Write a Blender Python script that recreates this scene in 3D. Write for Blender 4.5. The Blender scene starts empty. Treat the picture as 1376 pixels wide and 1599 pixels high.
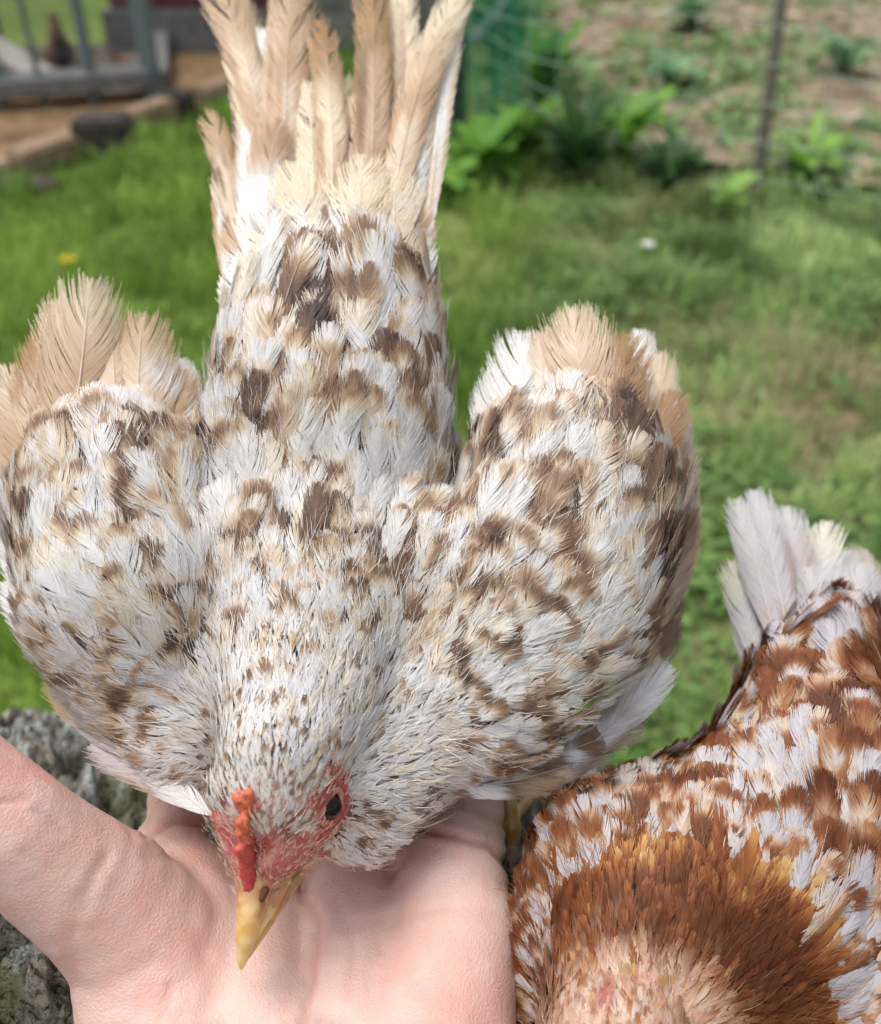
import bpy, bmesh, math
import numpy as np
from mathutils import Vector, Matrix

# ------------------------------------------------------------------ camera
scene = bpy.context.scene
H = 1.10                       # eye height of the phone
PITCH = math.radians(37)
FPX = 1600.0                   # focal length in photo pixels
CAM = np.array([0.0, 0.0, H])
F_ = np.array([0, math.cos(PITCH), -math.sin(PITCH)])
U_ = np.array([0, math.sin(PITCH), math.cos(PITCH)])
R_ = np.array([1.0, 0, 0])
cd = bpy.data.cameras.new('camera'); co = bpy.data.objects.new('camera', cd)
scene.collection.objects.link(co); scene.camera = co
co.location = CAM; co.rotation_euler = (math.pi/2-PITCH, 0, 0)
cd.sensor_fit = 'VERTICAL'; cd.sensor_height = 24; cd.lens = 24*FPX/1599
cd.clip_start = 0.01; cd.clip_end = 400
cd.dof.use_dof = True; cd.dof.focus_distance = 0.283; cd.dof.aperture_fstop = 7.0

# ------------------------------------------------------------------ light: bright overcast
SUN_EL, SUN_AZ = math.radians(72), math.radians(-80)
world = bpy.data.worlds.new("World"); scene.world = world; world.use_nodes = True
wt = world.node_tree; wt.nodes.clear()
sky = wt.nodes.new('ShaderNodeTexSky'); sky.sky_type = 'NISHITA'; sky.sun_disc = False
sky.sun_elevation = SUN_EL; sky.sun_rotation = SUN_AZ; sky.air_density = 1.0; sky.dust_density = 4.0; sky.ozone_density = .6
bg = wt.nodes.new('ShaderNodeBackground'); bg.inputs[1].default_value = 0.13
wo = wt.nodes.new('ShaderNodeOutputWorld')
hs = wt.nodes.new('ShaderNodeHueSaturation'); hs.inputs['Saturation'].default_value = .35
wt.links.new(sky.outputs[0], hs.inputs['Color']); wt.links.new(hs.outputs[0], bg.inputs[0]); wt.links.new(bg.outputs[0], wo.inputs[0])
sl = bpy.data.lights.new('sun', 'SUN'); sl.energy = 1.3; sl.angle = math.radians(36); sl.color = (1, .96, .9)
so = bpy.data.objects.new('sun', sl); scene.collection.objects.link(so)
sd = Vector((math.cos(SUN_EL)*math.sin(SUN_AZ), math.cos(SUN_EL)*math.cos(SUN_AZ), math.sin(SUN_EL)))
so.rotation_euler = sd.to_track_quat('Z', 'Y').to_euler(); so.location = (0, 0, 5)
scene.view_settings.view_transform = 'Standard'; scene.view_settings.look = 'None'
scene.view_settings.exposure = 0.58; scene.view_settings.gamma = 1
scene.cycles.use_denoising = True
scene.cycles.max_bounces = 6; scene.cycles.diffuse_bounces = 3; scene.cycles.transparent_max_bounces = 4
scene.cycles.caustics_reflective = False; scene.cycles.caustics_refractive = False

# ------------------------------------------------------------------ helpers
rng = np.random.default_rng(7)
def P(px, py, d):
    """photo direction (px,py) at depth d along the lens axis -> world point"""
    px = np.asarray(px, float); py = np.asarray(py, float); d = np.asarray(d, float)
    return CAM + d[..., None]*(F_ + ((px-688)/FPX)[..., None]*R_ + ((799.5-py)/FPX)[..., None]*U_)
def Q(w):
    """world -> px,py,depth"""
    r = w-CAM; d = r@F_; d = np.where(np.abs(d) < 1e-4, 1e-4, d)
    return 688+FPX*(r@R_)/d, 799.5-FPX*(r@U_)/d, d
def G(px, py, z=0.0):
    """point of the ground seen at a photo pixel"""
    v = F_+(px-688)/FPX*R_+(799.5-py)/FPX*U_
    return CAM+v*((z-H)/v[2])
def _h(ix, iy, iz, s):
    h = (ix.astype(np.int64)*374761393+iy.astype(np.int64)*668265263+iz.astype(np.int64)*2147483647+s*1274126177) & 0xffffffff
    h = ((h ^ (h >> 13))*1274126177) & 0xffffffff
    return ((h ^ (h >> 16)) & 0xffff)/65535.0
def vnoise(p, scale, seed=0):
    q = np.asarray(p, float)*scale; i = np.floor(q).astype(np.int64); f = q-i; f = f*f*(3-2*f)
    r = 0
    for a in (0, 1):
        for b in (0, 1):
            for c in (0, 1):
                w = (f[..., 0] if a else 1-f[..., 0])*(f[..., 1] if b else 1-f[..., 1])*(f[..., 2] if c else 1-f[..., 2])
                r = r+w*_h(i[..., 0]+a, i[..., 1]+b, i[..., 2]+c, seed)
    return r
def fbm(p, scale, seed=0, o=3):
    r = 0; a = .5; t = 0
    for k in range(o):
        r = r+a*vnoise(p, scale*2**k, seed+k*17); t += a; a *= .5
    return r/t
def sstep(a, b, x):
    t = np.clip((x-a)/(b-a), 0, 1); return t*t*(3-2*t)
def norm(v): return v/np.maximum(np.linalg.norm(v, axis=-1, keepdims=True), 1e-9)
def mixc(a, b, t): return a+(b-a)*t[..., None]

def mesh_np(name, V, faces, mat=None, parent=None, col=None, smooth=True):
    """V (n,3); faces: list of (m,k) int arrays"""
    me = bpy.data.meshes.new(name)
    V = np.asarray(V, np.float32); me.vertices.add(len(V)); me.vertices.foreach_set('co', V.ravel())
    faces = [np.asarray(f, np.int32) for f in (faces if isinstance(faces, list) else [faces]) if len(f)]
    li = np.concatenate([f.ravel() for f in faces]); tot = np.concatenate([np.full(len(f), f.shape[1], np.int32) for f in faces])
    st = np.concatenate([[0], np.cumsum(tot)[:-1]]).astype(np.int32)
    me.loops.add(len(li)); me.loops.foreach_set('vertex_index', li)
    me.polygons.add(len(tot)); me.polygons.foreach_set('loop_start', st)
    me.polygons.foreach_set('use_smooth', np.full(len(tot), smooth))
    me.update(calc_edges=True)
    if col is not None:
        ca = me.color_attributes.new('Col', 'FLOAT_COLOR', 'POINT')
        c4 = np.ones((len(V), 4), np.float32); c4[:, :3] = np.clip(col, 0, 1); ca.data.foreach_set('color', c4.ravel())
    if mat: me.materials.append(mat)
    o = bpy.data.objects.new(name, me); scene.collection.objects.link(o)
    if parent is not None: o.parent = parent; o.matrix_parent_inverse = Matrix.Translation(-Vector(parent.location))
    return o
def empty(name, loc, label, cat, group=None):
    o = bpy.data.objects.new(name, None); scene.collection.objects.link(o); o.location = [float(x) for x in loc]
    o.empty_display_size = .05; tag(o, label, cat, group); return o
def tag(o, label=None, cat=None, group=None, kind=None):
    if label: o['label'] = label
    if cat: o['category'] = cat
    if group: o['group'] = group
    if kind: o['kind'] = kind
    return o

_t = bmesh.new(); bmesh.ops.create_icosphere(_t, subdivisions=3, radius=1)
ICO_V = np.array([v.co[:] for v in _t.verts]); ICO_F = np.array([[v.index for v in f.verts] for f in _t.faces]); _t.free()
def spheres(C, R, axis=None, flat=1.0):
    C = np.asarray(C); R = np.asarray(R); n = len(ICO_V); D = ICO_V
    if axis is not None:
        ax = np.asarray(axis)/np.linalg.norm(axis); D = ICO_V-np.outer(ICO_V@ax, ax)*(1-flat)
    V = (C[:, None]+R[:, None, None]*D[None]).reshape(-1, 3)
    Fc = (ICO_F[None]+(np.arange(len(C))*n)[:, None, None]).reshape(-1, 3)
    return V, Fc
def chain(pts, step=.35):
    """pts [(x,y,z,r)...] world -> dense spheres"""
    out = []
    pts = np.asarray(pts, float)
    for a, b in zip(pts[:-1], pts[1:]):
        k = max(2, int(np.linalg.norm(b[:3]-a[:3])/(step*min(a[3], b[3])))+1)
        for t in np.linspace(0, 1, k): out.append(a+(b-a)*(t*t*(3-2*t)*.3+t*.7))
    return np.array(out) if len(pts) > 1 else pts
def pc(lst):
    """[(px,py,d,rpx)] -> world chain points"""
    return [tuple(P(a, b, d))+(r*d/FPX,) for a, b, d, r in lst]
def blob(parts, voxel, smooth=8):
    """parts: list of (chain array, axis, flat) -> V,F (quads) of one fused surface"""
    Vs, Fs, n = [], [], 0
    for c, ax, fl in parts:
        v, f = spheres(c[:, :3], c[:, 3], ax, fl); Vs.append(v); Fs.append(f+n); n += len(v)
    o = mesh_np('tmp', np.concatenate(Vs), np.concatenate(Fs))
    m = o.modifiers.new('r', 'REMESH'); m.mode = 'VOXEL'; m.voxel_size = voxel
    dg = bpy.context.evaluated_depsgraph_get(); dg.update()
    me = bpy.data.meshes.new_from_object(o.evaluated_get(dg))
    V = np.empty(len(me.vertices)*3, np.float32); me.vertices.foreach_get('co', V); V = V.reshape(-1, 3).astype(float)
    E = np.empty(len(me.edges)*2, np.int32); me.edges.foreach_get('vertices', E); E = E.reshape(-1, 2)
    Fq = [tuple(p.vertices) for p in me.polygons]
    q = np.array([f for f in Fq if len(f) == 4], np.int32).reshape(-1, 4); t = np.array([f for f in Fq if len(f) == 3], np.int32).reshape(-1, 3)
    om = o.data; bpy.data.objects.remove(o); bpy.data.meshes.remove(om); bpy.data.meshes.remove(me)
    deg = np.bincount(E.ravel(), minlength=len(V)).astype(float)[:, None]
    for k in range(smooth*2):
        S = np.zeros_like(V); np.add.at(S, E[:, 0], V[E[:, 1]]); np.add.at(S, E[:, 1], V[E[:, 0]])
        V = V+(.55 if k % 2 == 0 else -.5)*(S/deg-V)
    return V, q, t
def vnormals(V, q):
    n = np.zeros_like(V); fn = np.cross(V[q[:, 2]]-V[q[:, 0]], V[q[:, 3]]-V[q[:, 1]])
    for k in range(4): np.add.at(n, q[:, k], fn)
    return norm(n)
def lapn(x, q, it=3):
    for _ in range(it):
        s = np.zeros_like(x); c = np.zeros(len(x))
        for k in range(4):
            for j in range(4):
                np.add.at(s, q[:, k], x[q[:, j]])
            np.add.at(c, q[:, k], 4)
        x = s/np.maximum(c, 1)[:, None]
    return norm(x)

# ------------------------------------------------------------------ materials
def mat(name, rough=.6, spec=.3, col=None, attr=False, sss=0, noise=None, bump=None, transl=0, coat=0, sheen=0):
    m = bpy.data.materials.new(name); m.use_nodes = True; nt = m.node_tree; N = nt.nodes; L = nt.links
    b = N['Principled BSDF']; b.inputs['Roughness'].default_value = rough; b.inputs['Specular IOR Level'].default_value = spec
    tc = N.new('ShaderNodeTexCoord')
    src = None
    if attr: a = N.new('ShaderNodeAttribute'); a.attribute_name = 'Col'; src = a.outputs['Color']
    elif col is not None: b.inputs['Base Color'].default_value = (*col, 1)
    if noise:   # list of (scale, detail, lo, hi, colour) mixed over
        if src is None:
            r = N.new('ShaderNodeRGB'); r.outputs[0].default_value = (*col, 1); src = r.outputs[0]
        for sc, det, lo, hi, c2 in noise:
            n = N.new('ShaderNodeTexNoise'); n.inputs['Scale'].default_value = sc; n.inputs['Detail'].default_value = det
            n.inputs['Roughness'].default_value = .6
            L.new(tc.outputs['Object'], n.inputs['Vector'])
            mr = N.new('ShaderNodeMapRange'); mr.inputs[1].default_value = lo; mr.inputs[2].default_value = hi; mr.clamp = True
            L.new(n.outputs[0], mr.inputs[0])
            mx = N.new('ShaderNodeMix'); mx.data_type = 'RGBA'; L.new(mr.outputs[0], mx.inputs[0]); L.new(src, mx.inputs[6]); mx.inputs[7].default_value = (*c2, 1)
            src = mx.outputs[2]
    if src is not None: L.new(src, b.inputs['Base Color'])
    if sss: b.inputs['Subsurface Weight'].default_value = sss; b.inputs['Subsurface Radius'].default_value = (1, .35, .2); b.inputs['Subsurface Scale'].default_value = .004
    if coat: b.inputs['Coat Weight'].default_value = coat; b.inputs['Coat Roughness'].default_value = .1
    if sheen: b.inputs['Sheen Weight'].default_value = sheen
    if bump:
        prev = None
        for sc, det, dist in bump:
            n = N.new('ShaderNodeTexNoise'); n.inputs['Scale'].default_value = sc; n.inputs['Detail'].default_value = det
            L.new(tc.outputs['Object'], n.inputs['Vector'])
            bp = N.new('ShaderNodeBump'); bp.inputs['Distance'].default_value = dist; bp.inputs['Strength'].default_value = 1
            L.new(n.outputs[0], bp.inputs['Height'])
            if prev: L.new(prev, bp.inputs['Normal'])
            prev = bp.outputs[0]
        L.new(prev, b.inputs['Normal'])
    if transl:
        t = N.new('ShaderNodeBsdfTranslucent'); mxs = N.new('ShaderNodeMixShader'); mxs.inputs[0].default_value = transl
        if src is not None: L.new(src, t.inputs[0])
        elif col is not None: t.inputs[0].default_value = (*col, 1)
        L.new(b.outputs[0], mxs.inputs[1]); L.new(t.outputs[0], mxs.inputs[2]); L.new(mxs.outputs[0], N['Material Output'].inputs[0])
    return m
M = {}
M['feather'] = mat('feather', .55, .25, attr=True, transl=.22)
M['skin'] = mat('skin', .46, .35, attr=True, sss=.22, bump=[(1500, 4, .0004), (420, 4, .00015)])
M['hen_skin'] = mat('hen_skin', .45, .4, attr=True, bump=[(1500, 2, .0005), (500, 2, .0006)])
M['beak'] = mat('beak', .35, .45, attr=True, bump=[(500, 2, .0001)])
M['comb'] = mat('comb', .45, .4, attr=True, sss=.2, bump=[(1400, 2, .0004)])
M['eye'] = mat('eye', .12, .3, col=(.010, .005, .004))
M['bark'] = mat('bark', .9, .1, attr=True, bump=[(350, 6, .004), (120, 4, .006)])
M['grass'] = mat('grass', .55, .25, attr=True, transl=.3)
M['ground'] = mat('ground', .95, .1, attr=True, noise=[(18, 6, .45, .7, (.09, .11, .03)), (60, 4, .5, .8, (.05, .045, .03))], bump=[(40, 6, .02)])
M['soil'] = mat('soil', .95, .1, col=(.27, .215, .15), noise=[(3.5, 5, .46, .64, (.15, .11, .075)), (9, 4, .5, .66, (.44, .37, .27)), (4.4, 5, .55, .66, (.10, .15, .05))], bump=[(14, 6, .05)])

# ------------------------------------------------------------------ feathers
def feathers(name, root, t, n, L, W, K, colfn, parent, lift=.12, curl=.25, cup=.25, Mseg=3, ang=(52, 10),
             fray=.10, rach=True, base0=.06, tipw=.75, rs=None, rcol=None, mat_=None, gap=.8, splay=0.0, tw=.07, off=.0, rachp=1., ellmax=.85, ar=1.1, tipfray=0.):
    """Builds N feathers out of single barbs: each barb is a narrow tapering strip leaving the shaft."""
    rs = rs or rng; N = len(root); root = np.asarray(root, float)
    t = norm(t); n = norm(n-(n*t).sum(-1, keepdims=True)*t); s = np.cross(t, n)
    L = np.broadcast_to(np.asarray(L, float), (N,)); W = np.broadcast_to(np.asarray(W, float), (N,))
    lift = np.broadcast_to(np.asarray(lift, float), (N,)); curl = np.broadcast_to(np.asarray(curl, float), (N,)); cup = np.broadcast_to(np.asarray(cup, float), (N,))
    side_bend = rs.normal(0, .06, N)
    k = np.arange(K)
    u = base0+(1-base0)*(k/(K-1))**.92                                   # (K,)
    ub = u[None, :, None]*np.ones((N, 1, 2))                             # N,K,2sides
    ub = ub+rs.normal(0, .25/K, (N, K, 2)); ub = np.clip(ub, .02, 1)
    th = np.radians(ang[0]+(ang[1]-ang[0])*ub**2.2)
    # clumped angle jitter makes the vane split
    j = rs.normal(0, fray, (N, K, 2)); cl = max(4, K//13); j2 = rs.normal(0, 1, (N, K//cl+2, 2)); idx = (k/cl).astype(int)
    j = j+fray*1.1*j2[:, idx]+tipfray*sstep(.55, 1, ub)*(rs.normal(0, .7, (N, K, 2))+1.0*j2[:, idx])
    th = np.maximum(th*(1+j), .02)
    prof = np.minimum(1, (ub/.22))**.6*(1-(1-tipw)*sstep(.55, 1, ub))
    Lr = (L*.97)[:, None, None]
    ph = np.maximum(.80*th, .015); R0 = W[:, None, None]*.5; a_t = R0*ar; xc = np.maximum(L[:, None, None]-a_t, L[:, None, None]*.3); x0 = ub*Lr
    a_t = L[:, None, None]-xc
    ell = R0*prof/np.maximum(np.sin(ph), .12)
    # rounded tip: barbs stop at an elliptic outline
    cs, sn = np.cos(ph), np.sin(ph); A_ = (cs/a_t)**2+(sn/R0)**2; B_ = 2*(x0-xc)*cs/a_t**2; C_ = ((x0-xc)/a_t)**2-1
    el2 = (-B_+np.sqrt(np.maximum(B_**2-4*A_*C_, 0)))/(2*A_); el2 = np.maximum(el2, .06*W[:, None, None])
    ell = np.where(x0+ell*cs > xc, np.minimum(el2, ell*1.6), ell)
    ell = ell*(1+rs.normal(0, .10, (N, K, 2))*(1+2*tipfray*sstep(.5, 1, ub))+.5*fray*j2[:, idx])
    sgn = np.array([-1., 1.])[None, None, :]
    ss = np.linspace(0, 1, Mseg+1)[None, None, None, :]                  # N,K,2,M+1
    the = th[..., None]*(1-.42*ss)
    # integrate barb path
    x = ub[..., None]*Lr[..., None]+ell[..., None]*ss*np.cos(the)
    y = sgn[..., None]*ell[..., None]*ss*np.sin(the)
    dx = np.cos(th[..., None]*(1-.84*ss)); dy = sgn[..., None]*np.sin(th[..., None]*(1-.84*ss))
    spc = Lr[..., None]/K*np.maximum(np.sin(the), .25)
    hw = spc*gap*(1-.66*ss**2.2)+.00002
    hw = np.minimum(hw, .12*W[:, None, None, None]+.0003)
    xs = np.stack([x+dy*hw, x-dy*hw], -1); ys = np.stack([y-dx*hw, y+dx*hw], -1)
    Lb = L[:, None, None, None, None]; Wb = W[:, None, None, None, None]
    uu = xs/Lb; vv = ys/(Wb*.5)
    z = lift[:, None, None, None, None]*xs-curl[:, None, None, None, None]*Lb*uu**2-cup[:, None, None, None, None]*Wb*.5*vv**2+off
    tww = rs.normal(0, tw, (N, K, 2))[..., None, None]
    z = z+tww*np.stack([hw, -hw], -1)+(rs.normal(0, 1, (N, K, 2))[..., None, None]*.014+.5*splay)*Wb*(ss[..., None]**2)
    ys = ys+side_bend[:, None, None, None, None]*Lb*uu**2
    V = root[:, None, None, None, None, :]+xs[..., None]*t[:, None, None, None, None, :]+ys[..., None]*s[:, None, None, None, None, :]+z[..., None]*n[:, None, None, None, None, :]
    bj = 1+rs.normal(0, .07, (N, K, 2))[..., None, None]+0*xs
    fid = np.broadcast_to(np.arange(N)[:, None, None, None, None], xs.shape)
    C = colfn(V, uu, vv, fid)*bj[..., None]
    nb = N*K*2; per = (Mseg+1)*2
    V = V.reshape(-1, 3); C = C.reshape(-1, 3)
    b = (np.arange(nb)*per)[:, None]; q = []
    for m in range(Mseg):
        q.append(np.concatenate([b+2*m, b+2*m+1, b+2*m+3, b+2*m+2], 1))
    Q4 = np.concatenate(q)
    if rach:
        R = 7; ur = np.linspace(0, .93, R)[None]; xr = ur*(L*.93)[:, None]
        wr = (.010*W+.0001)[:, None]*(1-.85*ur)*np.where(rs.random(N) < rachp, 1., .15)[:, None]
        yr = side_bend[:, None]*L[:, None]*(xr/L[:, None])**2
        zr = lift[:, None]*xr-curl[:, None]*L[:, None]*(xr/L[:, None])**2+.0004+off
        cc = root[:, None]+xr[..., None]*t[:, None]+zr[..., None]*n[:, None]+yr[..., None]*s[:, None]
        up = cc+wr[..., None]*s[:, None]; dn = cc-wr[..., None]*s[:, None]; tp = cc+(wr*.9)[..., None]*n[:, None]
        RV = np.stack([up, tp, dn], 2)                                   # N,R,3,3
        f0 = np.broadcast_to(np.arange(N)[:, None, None], RV.shape[:3])
        rc = colfn(RV, np.broadcast_to((xr/L[:, None])[..., None], RV.shape[:3]), np.zeros(RV.shape[:3]), f0)
        rc = rc*.45+.55*np.array([.80, .76, .66]) if rcol is None else rc*.45+.55*np.array(rcol)
        o = len(V); V = np.concatenate([V, RV.reshape(-1, 3)]); C = np.concatenate([C, rc.reshape(-1, 3)])
        bb = (o+np.arange(N)[:, None]*R*3+np.arange(R-1)[None]*3).reshape(-1, 1)
        Q4 = np.concatenate([Q4, np.concatenate([bb, bb+1, bb+4, bb+3], 1), np.concatenate([bb+1, bb+2, bb+5, bb+4], 1)])
    return mesh_np(name, V, Q4, mat_ or M['feather'], parent, C)

def merge_objs(objs, name):
    """join plumage batches into one mesh"""
    Vs, Fs, Cs, n = [], [], [], 0
    par = objs[0].parent; m = objs[0].data.materials[0]
    for o in objs:
        me = o.data; nv = len(me.vertices)
        v = np.empty(nv*3, np.float32); me.vertices.foreach_get('co', v); Vs.append(v.reshape(-1, 3))
        l = np.empty(len(me.loops), np.int32); me.loops.foreach_get('vertex_index', l); Fs.append(l.reshape(-1, 4)+n); n += nv
        c = np.empty(nv*4, np.float32); me.color_attributes['Col'].data.foreach_get('color', c); Cs.append(c.reshape(-1, 4)[:, :3])
        bpy.data.objects.remove(o); bpy.data.meshes.remove(me)
    return mesh_np(name, np.concatenate(Vs), np.concatenate(Fs), m, par, np.concatenate(Cs))

def surf_sample(V, q, nrm, ncand, spacing_fn, keep_fn, rs):
    """dart throwing on the surface, spacing depends on the place"""
    a = np.linalg.norm(np.cross(V[q[:, 2]]-V[q[:, 0]], V[q[:, 3]]-V[q[:, 1]]), axis=1)
    fi = rs.choice(len(q), ncand, p=a/a.sum()); uv = rs.random((ncand, 2)); w = np.stack([(1-uv[:, 0])*(1-uv[:, 1]), uv[:, 0]*(1-uv[:, 1]), uv[:, 0]*uv[:, 1], (1-uv[:, 0])*uv[:, 1]], 1)
    p = (V[q[fi]]*w[..., None]).sum(1); n = norm((nrm[q[fi]]*w[..., None]).sum(1))
    k = keep_fn(p, n); p = p[k]; n = n[k]; sp = spacing_fn(p)
    acc = np.empty((len(p), 3)); asp = np.empty(len(p)); ids = []; m = 0
    for i in range(len(p)):
        if m:
            d2 = ((acc[:m]-p[i])**2).sum(1)
            if (d2 < (np.minimum(asp[:m], sp[i]))**2).any(): continue
        acc[m] = p[i]; asp[m] = sp[i]; m += 1; ids.append(i)
    return p[ids], n[ids]

class Guides:
    """photo-space table of feather direction / size, interpolated"""
    def __init__(s, rows): s.g = np.array(rows, float)
    def __call__(s, p):
        px, py, d = Q(p); g = s.g
        w = 1/(((px[:, None]-g[:, 0])**2+(py[:, None]-g[:, 1])**2)/1e4+.15)**2.2
        w /= w.sum(1, keepdims=True); r = w@g[:, 2:]
        dr = r[:, 0:1]*R_+(-r[:, 1:2])*U_
        return dr, r[:, 2]*d/FPX, r[:, 3]*d/FPX, px, py
def flow(dr, n, tail, k=.6):
    """turn the picture-plane direction into one lying on the surface, leaning to the tail"""
    v = norm(dr)+k*tail
    return norm(v-(v*n).sum(-1, keepdims=True)*n)
def blotch(px, py, lst):
    """sum of soft spots, + brown, - white"""
    s = np.zeros_like(px)
    for x, y, rx, ry, a in lst: s += a*np.exp(-(((px-x)/rx)**2+((py-y)/ry)**2)**1.3)
    return s
def ramp(x, stops):
    x = np.clip(x, 0, 1)[..., None]; r = np.zeros(x.shape[:-1]+(3,))+np.array(stops[0][1])
    for (a, ca), (b, cb) in zip(stops[:-1], stops[1:]):
        t = np.clip((x-a)/(b-a), 0, 1); r = r+(np.array(cb)-np.array(ca))*t
    return r

# ================================================================== THE PALE SPECKLED HEN
WHITE = (.80, .785, .77); BLUEW = (.72, .715, .745); CREAM = (.80, .70, .53); TAN = (.54, .37, .23); BROWN = (.25, .155, .105); DARK = (.09, .062, .055)
BR1 = [(0, WHITE), (.22, WHITE), (.40, (.74, .62, .47)), (.56, (.50, .35, .23)), (.76, BROWN), (1, DARK)]
VIEW = F_
hen = empty('hen', P(520, 900, .30)*[1, 1, 0]+[0, 0, .80],
            'pale cream and brown speckled hen with small orange-red comb, head lowered onto the open palm', 'hen', 'hens perched on the log')
# ---- body (one continuous mesh: head, neck, trunk, wing arms, rump)
c = []
c.append((chain(pc([(448, 1160, .271, 106), (464, 1080, .281, 126), (484, 970, .295, 150), (500, 820, .319, 198), (510, 680, .32, 195), (515, 560, .33, 180), (520, 470, .34, 145), (522, 400, .352, 90)])), VIEW, .68))
c.append((chain(pc([(480, 900, .305, 150), (330, 900, .308, 135), (200, 900, .31, 150)])), VIEW, .62))
c.append((chain(pc([(500, 900, .305, 150), (700, 940, .302, 145), (850, 950, .30, 160)])), VIEW, .62))
c.append((chain(pc([(460, 1060, .292, 130), (330, 1050, .298, 110), (240, 1040, .30, 110)])), VIEW, .62))
c.append((chain(pc([(520, 1180, .30, 150), (560, 1120, .315, 190), (540, 950, .34, 230), (520, 800, .35, 220)])), None, 1))      # breast and belly
c.append((chain(pc([(425, 1225, .266, 88), (440, 1180, .268, 98)])), None, 1))                                                # skull
c.append((chain(pc([(470, 1240, .270, 70), (440, 1300, .268, 58), (400, 1360, .266, 36), (395, 1395, .265, 27)])), None, 1))  # face
c.append((chain(pc([(370, 1240, .270, 50), (385, 1330, .267, 34)])), None, 1))
c.append((chain(pc([(515, 1290, .284, 50), (540, 1230, .29, 90), (600, 1180, .30, 110), (560, 1290, .290, 62)])), None, 1))   # throat side
c.append((chain(pc([(300, 1150, .295, 95), (245, 1080, .299, 112), (200, 940, .297, 165), (180, 800, .31, 165), (168, 720, .330, 112)])), VIEW, .66))   # left wing
c.append((chain(pc([(640, 1130, .30, 130), (750, 1080, .294, 135), (840, 950, .297, 178), (885, 800, .31, 180), (895, 720, .330, 120)])), VIEW, .66))    # right wing
V1, q1, t1 = blob(c, .0022, 9)
n1 = vnormals(V1, q1); n1s = lapn(n1, q1, 4)
FACE = [(338, 1290, 24), (365, 1300, 28), (398, 1262, 14), (380, 1340, 38), (425, 1335, 36), (482, 1318, 26), (505, 1265, 34), (525, 1215, 26), (480, 1340, 34), (440, 1370, 40), (400, 1400, 45), (522, 1258, 30), (512, 1290, 26)]
def facemask(px, py, d):
    m = np.zeros_like(px)
    for x, y, r in FACE: m = np.maximum(m, 1-sstep(.75, 1.1, np.hypot(px-x, py-y)/r))
    return m*(d < .287)
px, py, d = Q(V1); fm = facemask(px, py, d)
nz = fbm(V1, 700, 3, 3)
# little wrinkles and warts on the bare face
V1 = V1+n1*(fm*(nz-.5)*.0016)[:, None]
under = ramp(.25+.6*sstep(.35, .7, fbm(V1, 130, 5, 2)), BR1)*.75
face = mixc(np.array([.47, .10, .10])+0*V1, np.array([.62, .33, .29])+0*V1, sstep(.4, .7, fbm(V1, 420, 9, 3)))
face = mixc(face, np.array([.60, .40, .24])+0*V1, sstep(1360, 1400, py)*.7)
face = mixc(face, np.array([.30, .03, .045])+0*V1, .8*np.exp(-(((px-512)/26)**2+((py-1225)/50)**2)**2))
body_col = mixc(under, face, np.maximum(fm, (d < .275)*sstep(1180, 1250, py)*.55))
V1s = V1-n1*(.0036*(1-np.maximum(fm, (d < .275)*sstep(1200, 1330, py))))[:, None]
body = mesh_np('body', V1s, [q1, t1] if len(t1) else [q1], M['hen_skin'], hen, body_col)

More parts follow.
